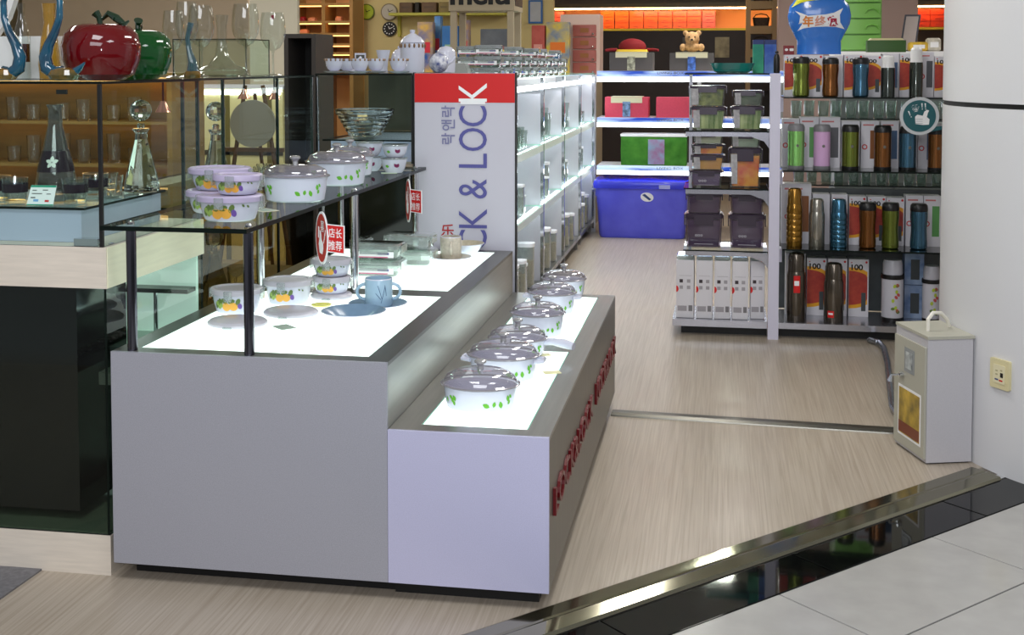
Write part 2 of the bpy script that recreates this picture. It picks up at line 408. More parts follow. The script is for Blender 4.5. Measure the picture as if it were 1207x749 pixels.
# ------------------------------------------------------------------ silver display tables
YF, TT, LT = 3.476, 0.72, 0.52                     # front plane, tall top, low top
XA, XB, XC = -1.842, -0.966, -0.484                # left side, step between the two, right side
YB = 5.69
def top_frame(mb, x0, x1, y0, y1, z1, fx0, fx1, fy, mid, t=0.012):
    """frame round two inset light panels; returns panel rectangles"""
    z0 = z1 - t
    mb.box(x0, fx0, y0, y1, z0, z1); mb.box(fx1, x1, y0, y1, z0, z1)
    mb.box(fx0, fx1, y0, y0 + fy, z0, z1); mb.box(fx0, fx1, y1 - fy, y1, z0, z1)
    mb.box(fx0, fx1, mid - 0.055, mid + 0.055, z0, z1)
    return [(fx0, fx1, y0 + fy, mid - 0.055), (fx0, fx1, mid + 0.055, y1 - fy)]
t = thing('display_table', 'tall silver display table with lit white top panels and a raised glass shelf', 'table', (0, 0, 0))
mb = MB(); mb.box(XA + 0.03, XB - 0.002, YF + 0.09, YB - 0.06, 0, 0.06); mb.build('plinth', black, t, smooth=False)
mb = MB(); mb.box(XA, XB - 0.001, YF + 0.012, YB, 0.06, TT - 0.012); mb.build('body', steel, t, smooth=False)
mb = MB(); mb.box(XA, XB - 0.001, YF, YF + 0.0115, 0.06, TT); mb.build('front_panel', silver, t, smooth=False)
mb = MB(); pr = top_frame(mb, XA, XB - 0.001, YF + 0.012, YB, TT, XA + 0.065, XB - 0.075, 0.055, 4.575)
mb.build('top_frame', mat('dark_steel_frame', (96, 96, 92), 0.32, 0.7, var=0.06, vscale=50, stretch=(1, .05, 1)), t, smooth=False)
for (x0, x1, y0, y1) in pr:
    mb = MB(); mb.box(x0 + 0.003, x1 - 0.003, y0 + 0.003, y1 - 0.003, TT - 0.0118, TT - 0.001)
    pn = mb.build('light_panel', lit, t, smooth=False)
    e = MB(); w_ = 0.007
    for bx in ((x0, x0 + .003, y0, y1), (x1 - .003, x1, y0, y1), (x0, x1, y0, y0 + .003), (x0, x1, y1 - .003, y1)):
        e.box(*bx, TT - 0.0118, TT - 0.0015)
    e.build('panel_edge', edge_g, pn, smooth=False)
SX0, SX1, SY0, SY1, SZ = -1.86, -1.39, 3.455, 5.71, 1.096   # glass shelf
for (x, y) in ((-1.784, 3.505), (-1.405, 3.505), (-1.40, 4.575), (-1.784, 4.575), (-1.42, 5.62), (-1.784, 5.62)):
    p = MB(); p.lathe([(0.0, 0), (0.0155, 0), (0.0155, SZ - TT - 0.002), (0.0, SZ - TT - 0.002)], 20); o = p.build('post', dark_chrome if y < 5 and x < -1.0 and y < 4 else chrome, t, (x, y, TT))
    c_ = MB(); c_.lathe([(0.011, 0), (0.011, 0.006), (0.007, 0.010), (0.0, 0.011)], 16); c_.build('cap_bolt', chrome, o, (0, 0, SZ - TT + 0.014))
mb = MB(); mb.pane(SX0, SX1, SY0, SY1, SZ, SZ + 0.014); mb.build('glass_shelf', [pane, edge], t, smooth=False)

lo = thing('display_plinth', 'low pale silver display block with lit top and red raised lettering', 'display block', (0, 0, 0))
mb = MB(); mb.box(XB + 0.002, XC - 0.04, YF + 0.075, YB - 0.04, 0, 0.06); mb.build('plinth', black, lo, smooth=False)
mb = MB(); mb.box(XB, XC, YF + 0.012, YB + 0.02, 0.06, LT - 0.012); mb.build('body', mat('steel_side', (122, 119, 112), 0.38, 0.6, var=0.06, vscale=50, stretch=(1, 1, .06)), lo, smooth=False)
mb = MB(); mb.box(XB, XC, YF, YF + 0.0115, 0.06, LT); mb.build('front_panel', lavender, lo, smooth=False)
mb = MB(); pr = top_frame(mb, XB, XC, YF + 0.012, YB + 0.02, LT, XB + 0.085, XC - 0.072, 0.06, 4.607)
mb.build('top_frame', steel, lo, smooth=False)
for (x0, x1, y0, y1) in pr:
    mb = MB(); mb.box(x0 + 0.005, x1 - 0.005, y0 + 0.005, y1 - 0.005, LT - 0.0118, LT - 0.001)
    pn = mb.build('light_panel', lit, lo, smooth=False)
    e = MB()
    for bx in ((x0, x0 + .005, y0, y1), (x1 - .005, x1, y0, y1), (x0, x1, y0, y0 + .005), (x0, x1, y1 - .005, y1)):
        e.box(*bx, LT - 0.0118, LT - 0.0015)
    e.build('panel_edge', edge_g, pn, smooth=False)
letter_m = mat('red_letter', (104, 16, 22), 0.35)
for (ya, yb) in ((3.56, 4.63), (4.77, 5.66)):
    mb = text_mb('LOCK&LOCK', 0.084, yb - ya, extrude=0.010, bold=0.0)
    remap(mb, lambda v: (XC + 0.0105 + v.z, (ya + yb) / 2 + v.x, 0.302 + v.y))
    mb.build('lettering', letter_m, lo, smooth=False)

# ------------------------------------------------------------------ tall advertising board
SB = 5.735
sg = thing('sign_board', 'tall white and red sign board standing behind the silver tables', 'sign', (0, SB, 0))
sx0, sx1 = xat(489, SB), xat(607, SB)
mb = MB(); mb.box(sx0, sx1, 0, 0.03, 0, 1.558); mb.build('board', mat('sign_white', (196, 194, 206), 0.32), sg, smooth=False)
zr = zat(121, SB, 550)
mb = MB(); mb.box(sx0 + 0.001, sx1 - 0.001, -0.0015, 0.001, zr, 1.557); mb.build('red_band', red_p, sg, smooth=False)
mb = MB(); mb.box(sx1, sx1 + 0.006, -0.002, 0.032, 0, 1.562); mb.box(sx0 - 0.006, sx0, -0.002, 0.032, 0, 1.562); mb.build('edge_trim', black, sg, smooth=False)
# lettering runs upwards: L O C K & L O C K; each letter at its own height on the board
lx = xat(557.5, SB); capw = (xat(574, SB) - xat(541, SB))
ys = [('K', 98, 120), ('C', 125, 149), ('O', 151, 178), ('L', 181, 198), ('&', 211, 234), ('K', 246, 269), ('C', 271, 294), ('O', 297, 323), ('L', 326, 342)]
for ch, y0, y1 in ys:
    z1_, z0_ = zat(y0, SB, 557), zat(y1, SB, 557)
    mb = text_mb(ch, capw, z1_ - z0_, bold=0.0)
    facing(mb, (lx, -0.003, (z0_ + z1_) / 2), PI / 2)
    mb.build('letter', white_p if ch == 'K' and y0 < 120 else blue_p, sg, smooth=False)
mb = MB(); mb.box(xat(543, SB), xat(572, SB), -0.0025, -0.001, zat(123, SB, 557), zat(119.0, SB, 557)); mb.build('letter_foot', white_p, sg, smooth=False)
hx = xat(528.5, SB)
for ch, y0, y1 in (('락', 124.5, 138), ('앤', 141, 154), ('락', 157, 170)):
    mb = text_mb(ch, xat(537, SB) - xat(521, SB), zat(y0, SB, 528) - zat(y1, SB, 528), bold=0.012)
    facing(mb, (hx, -0.003, zat((y0 + y1) / 2, SB, 528)), PI / 2); mb.build('letter', mat('grey_violet_print', (120, 120, 160), 0.5), sg, smooth=False)
mb = text_mb('乐', 0.062, 0.066, bold=0.012); facing(mb, (xat(527.5, SB), -0.003, zat(272, SB, 528)), 0); mb.build('letter', mat('dark_red_print', (170, 20, 24), 0.5), sg, smooth=False)

# ------------------------------------------------------------------ counter with glass vitrine (left)
CXR, CYF, CYB, CXL = -1.872, 3.514, 4.235, -3.4
ct = thing('display_counter', 'wood trimmed display counter with black lower body and glass vitrine on top', 'counter', (0, 0, 0))
mb = MB(); mb.box(CXL, CXR, CYF, CYB, 0, 0.127); mb.build('base', wood_c, ct, smooth=False)
mb = MB(); mb.box(CXL, CXR, CYF, CYB, 0.905, 1.034); mb.build('counter_band', wood_c, ct, smooth=False)
mb = MB(); mb.box(CXR - 0.004, CXR + 0.003, CYF + 0.004, CYB, 0.906, 1.033); mb.build('side_panel', wood_y, ct, smooth=False)
mb = MB(); mb.box(CXL, -2.022, 3.60, 3.93, 0.165, 0.9045); mb.build('black_box', black_gloss, ct, smooth=False)
mb = MB(); mb.box(CXL, CXR - 0.012, CYF + 0.012, CYB - 0.01, 0.1275, 0.132); mb.build('cabinet_floor', mat('dark_green_floor', (66, 74, 60), 0.12), ct, smooth=False)
mb = MB(); mb.pane(CXL, CXR - 0.010, CYF + 0.002, CYF + 0.010, 0.128, 0.9045); mb.build('front_glass', [pane, edge], ct, smooth=False)
mb = MB(); mb.pane(CXR - 0.010, CXR - 0.002, CYF + 0.002, CYB - 0.002, 0.128, 0.9045); mb.build('side_glass', [pane, edge], ct, smooth=False)
mb = MB(); mb.box(CXL, CXR - 0.016, CYB - 0.03, CYB - 0.012, 0.133, 0.904); mb.build('back_panel', mat('glowing_green_panel', (196, 222, 210), 0.35, emit=.4), ct, smooth=False)  # pale green panel with a weak emission of its own
mb = MB(); mb.box(-2.60, CXR - 0.016, 4.13, CYB - 0.035, 0.775, 0.79); mb.build('inner_shelf', mat('dark_shelf', (52, 60, 52), 0.3), ct, smooth=False)
mb = MB(); mb.box(-2.6, -2.05, 4.17, 4.183, 0.89, 0.90); mb.build('light_tube', fluoro, ct, smooth=False)
mb = MB(); mb.box(-2.6, -1.95, 3.945, 4.20, 0.60, 0.62); mb.build('inner_shelf', mat('pale_green_shelf', (196, 222, 208), 0.3), ct, smooth=False)
mb = MB(); mb.box(-1.9495, -1.90, 3.60, 4.20, 0.58, 0.62); mb.build('sill', mat('dark_shelf', (52, 60, 52), 0.3), ct, smooth=False)
for (x, y) in ((-2.02, 4.15), (-2.25, 4.15)):
    mb = MB(); mb.lathe([(0.008, 0), (0.008, 0.153)], 12); mb.build('shelf_support', chrome, ct, (x, y, 0.621))
GX, GT = -1.89, 1.548
mb = MB(); mb.pane(CXL, GX, CYF + 0.003, CYF + 0.009, 1.0345, GT - 0.009); o = mb.build('vitrine_glass', [pane, edge], ct, smooth=False)
mb = MB(); mb.pane(GX, GX + 0.006, CYF + 0.003, CYB, 1.0345, GT - 0.009); mb.build('vitrine_glass', [pane, edge], ct, smooth=False)
mb = MB(); mb.box(GX - 0.003, GX + 0.008, CYF - 0.001, CYF + 0.010, 1.0345, GT - 0.009); mb.build('corner_profile', black, ct, smooth=False)
mb = MB(); mb.box(GX - 0.003, GX + 0.008, CYB - 0.008, CYB + 0.003, 1.0345, GT - 0.009); mb.build('corner_profile', mat('dark_green_profile', (34, 48, 44), 0.2), ct, smooth=False)
mb = MB(); mb.pane(CXL, GX + 0.012, CYF - 0.004, CYB + 0.004, GT - 0.0085, GT); mb.build('vitrine_top', [pane, edge], ct, smooth=False)
mb = MB(); mb.box(CXL, -2.0, 3.60, 4.16, 1.035, 1.138); mb.build('platform', mat('pale_blue_laminate', (176, 184, 206), 0.4), ct, smooth=False)
mb = MB(); mb.pane(CXL, -1.985, 3.59, 4.17, 1.1385, 1.1465); mb.build('platform_glass', [pane, edge], ct, smooth=False)
mb = MB(); mb.box(-1.985, -1.905, 3.525, 3.56, 1.035, 1.058); mb.build('foot_bracket', chrome, ct, smooth=False)
mb = MB(); mb.box(-2.035, -2.0, CYF + 0.0095, CYF + 0.016, 1.508, 1.522); mb.build('lock', black, ct, smooth=False)
mb = MB(); mb.box(GX - 0.001, GX + 0.009, CYF + 0.05, CYF + 0.07, 1.036, 1.04); mb.build('clip', chrome, ct, smooth=False)

# second counter running back along the shop, glass above a brown smoked showcase
BX, BY0, BY1 = -1.95, 4.25, 5.70
showcase = thing('glass_showcase', 'glass showcase with brown smoked lower part beside the raised glass shelf', 'showcase', (0, 0, 0))
brown = mat('brown_panel', (132, 114, 74), 0.4, var=0.25, vscale=3)
mb = MB(); mb.box(-2.6, BX, BY0, BY1, 0, 0.62); mb.build('base', brown, showcase, smooth=False)
mb = MB(); mb.box(-2.6, -2.45, BY0, BY1, 0.621, 1.06); mb.build('back_panel', brown, showcase, smooth=False)
mb = MB(); mb.pane(BX - 0.006, BX, BY0, 5.22, 0.621, 1.06); mb.build('smoked_glass', [pane_brown, edge], showcase, smooth=False)
mb = MB(); mb.pane(BX - 0.006, BX, 5.232, BY1, 0.621, 1.06); mb.build('smoked_glass', [pane_brown, edge], showcase, smooth=False)
mb = MB(); mb.box(BX - 0.008, BX + 0.002, 5.221, 5.231, 0.621, 1.06); mb.build('profile', black, showcase, smooth=False)
mb = MB(); mb.pane(-2.6, BX, BY0, BY1, 1.061, 1.069); mb.build('inner_shelf', [pane, edge], showcase, smooth=False)
mb = MB(); mb.pane(BX - 0.006, BX, BY0, 5.22, 1.0695, GT - 0.009); mb.build('front_glass', [pane, edge], showcase, smooth=False)
mb = MB(); mb.pane(BX - 0.006, BX, 5.232, BY1, 1.0695, GT - 0.009); mb.build('front_glass', [pane, edge], showcase, smooth=False)
for y in (BY0, 4.62, 5.226, BY1 - 0.006):
    mb = MB(); mb.box(BX - 0.009, BX + 0.003, y - 0.004, y + 0.005, 1.0695, GT - 0.009); mb.build('profile', mat('dark_green_profile', (34, 48, 44), 0.2), showcase, smooth=False)
mb = MB(); mb.pane(-2.6, BX + 0.01, BY0 - 0.004, BY1 + 0.004, GT - 0.0085, GT); mb.build('glass_top', [pane, edge], showcase, smooth=False)

# third cabinet beside the sign board
K0, K1, KY0, KY1 = xat(373, 5.72), sx0 - 0.012, 5.735, 6.60
c3 = thing('glass_cabinet', 'glass cabinet with black body standing beside the white and red sign board', 'cabinet', (0, 0, 0))
mb = MB(); mb.box(K0, K1, KY0 + 0.01, KY1, 0, 1.085); mb.build('body', black_gloss, c3, smooth=False)
mb = MB(); mb.box(K0, K1, KY0 + 0.006, KY1, 1.0855, 1.122); mb.build('band', mat('tan_band', (168, 150, 132), 0.5), c3, smooth=False)
mb = MB(); mb.box(K0 + 0.03, K1 - 0.008, KY0 + 0.12, KY1 - 0.02, 1.1225, 1.225); mb.build('platform', mat('lavender_platform', (196, 196, 232), 0.4), c3, smooth=False)
mb = MB(); mb.pane(K0 + 0.01, K1 - 0.008, KY0 + 0.05, KY1 - 0.02, 1.2255, 1.233); mb.build('inner_shelf', [pane, edge], c3, smooth=False)
mb = MB(); mb.pane(K0, K1, KY0, KY0 + 0.006, 1.1225, 1.547); mb.build('front_glass', [pane, edge], c3, smooth=False)
mb = MB(); mb.box(K0 - 0.004, K0 + 0.008, KY0 - 0.006, KY0 + 0.006, 1.09, 1.547); mb.build('profile', chrome, c3, smooth=False)
mb = MB(); mb.box(K1 - 0.004, K1 + 0.004, KY0 - 0.005, KY0 + 0.006, 1.1225, 1.547); mb.build('profile', black, c3, smooth=False)
mb = MB(); mb.pane(K0 - 0.006, K1, KY0 - 0.006, KY1, 1.548, 1.556); mb.build('glass_top', [pane, edge], c3, smooth=False)
mb = MB(); mb.box(K0 + 0.01, K1 - 0.01, KY1 - 0.012, KY1 - 0.004, 1.234, 1.545); mb.build('back_panel', mat('dark_olive_panel', (66, 66, 54), 0.3, var=0.2, vscale=5), c3, smooth=False)
K_TOP = 1.5565

# ------------------------------------------------------------------ cookware and tableware
PT, PL, PS = TT - 0.0005, LT - 0.0005, SZ + 0.0145     # heights of: tall panels, low panels, glass shelf
LEAF = [(0, -0.5), (0.28, -0.2), (0.32, 0.1), (0.12, 0.42), (0, 0.5), (-0.12, 0.42), (-0.32, 0.1), (-0.28, -0.2)]
def leaf(mb, surf, s0, z0, size, tilt, mi=0):
    c, s_ = math.cos(tilt), math.sin(tilt)
    mb.decal(surf, s0, z0, [((a * c - b * s_) * size, (a * s_ + b * c) * size) for a, b in LEAF], mi)
def body_surface(prof, sx, sy, eps=0.0008):
    def rad(z):
        for (r0, z0), (r1, z1) in zip(prof, prof[1:]):
            if z0 <= z <= z1 and z1 > z0: return r0 + (r1 - r0) * (z - z0) / (z1 - z0)
        return prof[-1][0]
    def f(s, z):
        r = rad(z) + eps; th = -PI / 2 + s / r
        return (sx * r * math.cos(th), sy * r * math.sin(th), z)
    return f
def casserole(label, loc, R, h, sy=0.8, domeh=0.05, kind='pot', handle=None, rz=0.0, group=None, knob=True, cat='casserole', sx=1.0):
    t = thing('casserole', label, cat, loc, rz, group)
    prof = [(R * 0.80, 0), (R * 0.90, 0.006), (R * 0.95, h * 0.5), (R * 0.985, h - 0.006), (R * 1.0, h)]
    mb = MB(); mb.lathe([(R * .3, 0.003)] + prof + [(R * 0.95, h), (R * 0.90, h * .5), (R * 0.82, 0.012), (0, 0.012)], 40, sx=sx, sy=sy); mb.build('body', white_c, t)
    mb = MB()
    lip = [(R * 1.03, h + 0.0006), (R * 1.07, h + 0.003), (R * 1.07, h + 0.008), (R * 1.0, h + 0.012)]
    dome = [(R * 0.97, h + 0.022), (R * 0.90, h + domeh * 0.66), (R * 0.66, h + domeh * 0.93), (R * 0.25, h + domeh), (0.0, h + domeh)]
    mb.lathe(lip + dome, 40, sx=sx, sy=sy, cap0=False); lid = mb.build('lid', glass_lid, t)
    mb = MB(); mb.lathe([(R * 1.055, h + 0.0035), (R * 1.078, h + 0.0045), (R * 1.078, h + 0.0075), (R * 1.055, h + 0.0085)], 40, sx=sx, sy=sy, cap0=False, cap1=False); mb.build('lid_rim', mat('lid_edge_glass', (150, 146, 150), 0.15, 0.2, coat=0.5), lid)
    if knob:
        k = MB(); z = h + domeh
        k.lathe([(0.010, z + 0.0005), (0.009, z + 0.010), (0.013, z + 0.017), (0.019, z + 0.021), (0.019, z + 0.027), (0.012, z + 0.031), (0, z + 0.031)], 16); k.build('knob', mat('glass_knob', (196, 196, 198), 0.06, 0.6, coat=1.0), lid)
    sf = body_surface(prof, sx, sy)
    mb = MB(); rnd = random.Random(int(R * 1e4) + int(loc[1] * 100))
    for s0, z0, sz, tl in ((0.30, .38, .030, 1.2), (0.52, .42, .024, -.3), (0.72, .38, .030, .2), (-0.62, .62, .026, .4), (-0.70, .52, .022, -.5), (-0.76, .64, .022, .9), (-0.64, .40, .024, 0.1), (-.95, .5, .024, .5),
                           (0.98, .62, .028, .3), (1.02, .44, .022, -.5), (1.08, .70, .02, .8)):
        leaf(mb, sf, s0 * R * 1.0, z0 * h, .74 * sz * R / 0.11, tl + rnd.uniform(-.3, .3))
    mb.build('leaf_print', leaf_p, t)['kind'] = 'stuff'
    if handle == 'long':
        mb = MB(); hz = h * 0.86
        pth = [(sx * R * 0.93 + 0.0, -0.0, hz), (sx * R + 0.03, -0.012, hz + 0.004), (sx * R + 0.075, -0.03, hz + 0.002), (sx * R + 0.11, -0.045, hz - 0.004)]
        mb.tube(pth, [0.013, 0.013, 0.017, 0.014], 12); mb.build('handle', white_c, t)
    if handle == 'ears':
        for s_ in (-1, 1):
            mb = MB(); mb.tube([(s_ * R * 0.93 * sx, -0.03, h * .84), (s_ * (R * sx + 0.022), -0.02, h * .86), (s_ * (R * sx + 0.022), 0.02, h * .86), (s_ * R * .93 * sx, 0.03, h * .84)], 0.008, 8); mb.build('handle', white_c, t)
    return t
lows = [  # front-of-base pixel, radius, height, dome, squash, handle, label
    (560, 489, .118, .072, .050, .80, None, 'oval white casserole with green leaf print at the front end of the low block'),
    (588, 453, .118, .078, .050, .82, 'ears', 'white leaf print casserole behind the oval one with a knobbed glass lid'),
    (606, 424, .105, .060, .046, .85, 'long', 'white saucepan with a stubby long handle and spiral reflecting glass lid'),
    (630, 400, .105, .085, .042, .90, None, 'deep white casserole with large leaf print just behind the saucepan'),
    (648, 373, .100, .085, .046, .90, 'ears', 'white leaf print casserole second from the aisle end of the low block'),
    (662, 352, .100, .075, .042, .90, None, 'white leaf print casserole at the aisle end of the low block')]
for px, py, R, h, dm, sy, hd, lb in lows:
    p = atz(px, py, PL); casserole(lb, (p.x, p.y + R * sy * 0.9, PL), R, h, sy, dm, handle=hd)
mb = MB()
# price tags lying between the pots
tag_g = mat('tag_paper', (226, 222, 176), 0.6)
def card(label, loc, wd, dp, rz, m, grp=None, th=0.0012):
    mb = MB(); mb.box(-wd / 2, wd / 2, -dp / 2, dp / 2, 0, th); o = mb.build('price_tag', m, None, loc, rz, smooth=False); return tag(o, label, 'price tag', grp)
p = atz(640, 419, PL); card('pale yellow price tag lying by the deep casserole', (p.x, p.y, PL + .0001), .06, .04, 0.5, tag_g)
p = atz(643, 447, PL); card('pale yellow price tag lying by the pot with ear handles', (p.x + .01, p.y + .09, PL + .0001), .06, .04, 0.4, tag_g)

def fruit_bowl(label, loc, R, h, lidm, sx=1.0, sy=0.85, rz=0.0, clips=True, group=None, fruit=1.0, cat='bowl'):
    t = thing('food_container', label, cat, loc, rz, group)
    prof = [(R * 0.72, 0), (R * 0.80, 0.005), (R * 0.90, h * 0.45), (R * 0.98, h - 0.004), (R, h)]
    mb = MB(); mb.lathe([(R * .3, 0.002)] + prof + [(R * 0.95, h), (R * 0.74, 0.010), (0, 0.010)], 36, sx=sx, sy=sy); mb.build('bowl', white_c, t)
    mb = MB(); mb.lathe([(R * 1.02, h - 0.012), (R * 1.05, h - 0.010), (R * 1.05, h + 0.004), (R * 1.0, h + 0.009), (R * 0.84, h + 0.0095), (R * 0.80, h + 0.006), (R * .1, h + 0.0065), (0, h + 0.0065)], 36, sx=sx, sy=sy, cap0=False)
    lid = mb.build('lid', lidm, t)
    if clips:
        for a in (0, PI / 2, PI, 1.5 * PI):
            mb = MB(); mb.rbox(0.030, 0.006, h - 0.030, h + 0.006, 0.002, 0.0015); o = mb.build('clip', clear_pl, lid, (sx * R * 1.075 * math.cos(a), sy * R * 1.075 * math.sin(a), 0), a + PI / 2)
    sf = body_surface(prof, sx, sy, 0.001); mb = MB()
    k = R * fruit
    for (a, b) in ((-.50, .50), (-.38, .58), (-.60, .42), (.36, .60), (-.2, .62), (.1, .62)): mb.decal(sf, a * k, b * h, ell(k * .15, k * .09, 8, a * 3), 1)
    for (a, b) in ((-.45, .34), (-.35, .42), (-.55, .50)): mb.decal(lambda s, z: tuple(Vector(sf(s, z)) * 1.0005), a * k, b * h, ell(k * .09, k * .09, 8), 2)
    for (a, b) in ((-.13, .36), (.16, .38)): mb.decal(lambda s, z: tuple(Vector(sf(s, z)) * 1.001), a * k, b * h, ell(k * .18, k * .17, 12), 0)
    mb.decal(lambda s, z: tuple(Vector(sf(s, z)) * 1.0012), .42 * k, .40 * h, ell(k * .09, k * .12, 10), 3)
    for (a, b) in ((-.95, .70), (-1.0, .62), (.75, .72), (.92, .68)): leaf(mb, sf, a * k, b * h, k * .12, a, 1)
    mb.build('fruit_print', [peach_p, olive_p, mat('grape_print', (150, 180, 90), 0.5), plum_p], t)['kind'] = 'stuff'
    return t
# --- on the raised glass shelf
def sh(px, py): return atz(px, py, PS)
def on_shelf(px, py, R, sy): p = sh(px, py); return (p.x, p.y + R * sy * .75, PS)
a1 = on_shelf(262, 262, .098, .85)
fruit_bowl('front fruit print bowl with lavender lid on the glass shelf carrying a smaller bowl', a1, .100, .072, lav_lid)
fruit_bowl('small lavender lidded fruit bowl stacked on the front bowl of the glass shelf', (a1[0] + .022, a1[1] + .012, a1[2] + .0725 + .0098), .076, .054, lav_lid)
a2 = (a1[0] - .125, a1[1] + .19, PS)
fruit_bowl('fruit print bowl under another one at the counter side of the glass shelf', a2, .098, .066, lav_lid)
fruit_bowl('larger lavender lidded fruit bowl stacked highest at the counter side of the glass shelf', (a2[0] + .01, a2[1] + .005, a2[2] + .0762), .100, .064, lav_lid)
p = sh(338, 240); casserole('wide leaf print casserole first behind the fruit bowls on the glass shelf', (p.x, p.y + .09, PS), .118, .086, .72, .046)
p = sh(395, 221); casserole('leaf print casserole in the middle of the row on the glass shelf', (p.x - .03, p.y + .12, PS), .122, .088, .75, .05)
p = sh(425, 208); casserole('farthest leaf print casserole on the glass shelf before the butterfly bowls', (p.x - .06, p.y + .04, PS), .105, .085, .75, .045)
def lidded_cup(label, loc, R, h, group=None):
    t = thing('lidded_bowl', label, 'bowl', loc, 0, group)
    prof = [(R * .62, 0), (R * .8, h * .3), (R * .96, h)]
    mb = MB(); mb.lathe(prof + [(R * .92, h), (R * .6, .006), (0, .006)], 24); mb.build('bowl', white_c, t)
    mb = MB(); mb.lathe([(R * 1.0, h + .0005), (R * 1.02, h + .003), (R * 1.0, h + .007), (R * .2, h + .009), (0, h + .009)], 24); mb.build('lid', clear_pl, t)
    mb = MB(); sf = body_surface(prof, 1, 1)
    leaf(mb, sf, .35 * R, .55 * h, .022, .6, 0); leaf(mb, sf, .5 * R, .55 * h, .022, -.6, 0); leaf(mb, sf, -.3 * R, .5 * h, .02, 1.4, 1)
    mb.build('butterfly_print', [mat('maroon_print', (120, 30, 80), .5), leaf_p], t)
    return t
p = sh(452, 207); q1 = (p.x + .005, p.y + .16, PS)
lidded_cup('white butterfly print bowl at the end of the glass shelf carrying another bowl', q1, .062, .062)
lidded_cup('butterfly print bowl stacked on the end bowl of the glass shelf', (q1[0] + .005, q1[1], PS + .0715), .060, .050)
lidded_cup('white butterfly print bowl under the tallest lidded one on the glass shelf', (q1[0] - .135, q1[1] + .07, PS), .066, .062)
lidded_cup('tallest stacked butterfly print bowl with grey lid near the sign board', (q1[0] - .135, q1[1] + .07, PS + .0715), .064, .056)
paper = mat('tag_white', (232, 232, 226), 0.5); greypap = mat('tag_grey_green', (160, 176, 164), 0.5)
p = sh(312, 248); mbt = MB(); mbt.box(-.045, .045, -.03, .03, 0, .0012); mbt.box(-.038, .038, -.023, .023, .0012, .0016, 1)
tag(mbt.build('price_tag', [mat('cream_tag', (220, 216, 196), .5), greypap], None, (p.x, p.y, PS + .0001), -.7, smooth=False), 'bordered price tag on the glass shelf between fruit bowl and casserole', 'price tag')
p = sh(462, 203); card('pale green price tag on the glass shelf by the butterfly bowls', (p.x, p.y - .05, PS + .0001), .07, .05, .3, mat('pale_green_tag', (206, 222, 196), .5))

# --- on the lit tall panels
def pl(px, py): return atz(px, py, PT)
def plate_lid(label, loc, R, sy=.85, cat='lid'):
    t = thing('container_lid', label, cat, loc)
    mb = MB(); mb.lathe([(R * .95, 0), (R * 1.0, .004), (R * 1.0, .010), (R * .92, .017), (R * .86, .019), (0, .019)], 32, sy=sy); mb.build('lid', grey_lid, t)
    mb = MB(); mb.rbox(.032, .008, 0, .008, .003, .001); mb.build('clip', clear_pl, t, (0, -R * sy - .005, 0))
    return t
plate_lid('loose grey lid lying before the front fruit bowl on the lit panel', (xat(280, 3.92, 375), 3.92, PT), .102)
fruit_bowl('front fruit print bowl on the lit panel behind a loose lid', (xat(279, 4.12, 350), 4.12, PT), .090, .080, grey_lid)
plate_lid('loose grey lid lying before the bowl under the red oval tag', (xat(343, 4.11, 362), 4.11, PT), .098)
fruit_bowl('fruit print bowl on the lit panel just under the red oval tag', (xat(340, 4.305, 340), 4.305, PT), .088, .082, grey_lid)
b3 = (xat(391, 4.44, 345), 4.44, PT)
plate_lid('small upturned lid under the two stacked fruit bowls by the chrome post', b3, .080)
fruit_bowl('lower of two stacked small fruit bowls by the chrome post', (b3[0], b3[1], PT + .0195), .072, .054, grey_lid)
fruit_bowl('upper of two stacked small fruit bowls by the chrome post', (b3[0], b3[1] + .003, PT + .0195 + .064), .074, .056, grey_lid)
p = pl(335, 386); card('grey green price tag lying on the lit panel by the front fruit bowl', (p.x, p.y, PT + .0001), .075, .055, -.75, greypap)
p = pl(384, 358); 
mbt = MB(); mbt.lathe([(.02, 0), (.032, .002), (.038, .007), (.034, .008), (.02, .004), (0, .004)], 18)
tag(mbt.build('saucer', mat('yellow_green_print', (226, 222, 120), .4), None, (p.x, p.y - .05, PT)), 'tiny yellow green dish beside the small stacked bowls', 'dish')
p = pl(467, 312); card('grey price tag lying in front of the glass containers', (p.x, p.y + .0, PT + .0001), .075, .05, -.55, greypap)

def mug(label, loc, R, h, m, rimm, prm, rz=0.0, two=False):
    t = thing('mug', label, 'mug', loc, rz)
    mb = MB(); mb.lathe([(R * .55, .002), (R * .94, 0), (R, .006), (R, h - .003), (R * .97, h), (R * .90, h - .002), (R * .90, .008), (0, .008)], 32); mb.build('cup', m, t)
    mb = MB(); mb.lathe([(R * .90, h - .0025), (R * 1.004, h - .003), (R * .97, h + .0008), (R * .92, h)], 32, cap0=False, cap1=False); mb.build('rim', rimm, t)
    for a in ((PI * 1.0, 0.0) if two else (0.0,)):
        mb = MB(); pth = []
        for k in range(9):
            th_ = -PI / 2 + PI * k / 8; pth.append((R * .97 + .030 * math.cos(th_), 0, h * .5 + h * .28 * math.sin(th_)))
        mb.tube(pth, .006, 8); mb.build('handle', m, t, rz=a)
    return t, body_surface([(R, 0), (R, h)], 1, 1)
def plate(label, loc, R, m, h=.016, cat='plate'):
    t = thing('plate', label, cat, loc)
    mb = MB(); mb.lathe([(R * .5, 0), (R * .58, .001), (R * .95, h - .002), (R, h), (R * .97, h + .0015)], 36, cap1=False); mb.build('underside', white_c, t)
    mb = MB(); mb.lathe([(R * .97, h + .0015), (R * .62, h * .35), (R * .55, .004), (0, .004)], 36, cap0=False); mb.build('glazed_face', m, t)
    return t
blue_g = mat('blue_glaze', (108, 134, 158), 0.22, var=.08, vscale=20); tan_g = mat('tan_glaze', (176, 168, 148), 0.3, var=.12, vscale=60)
pc = pl(443, 362); P1 = (pc.x + .005, pc.y + .01, PT)
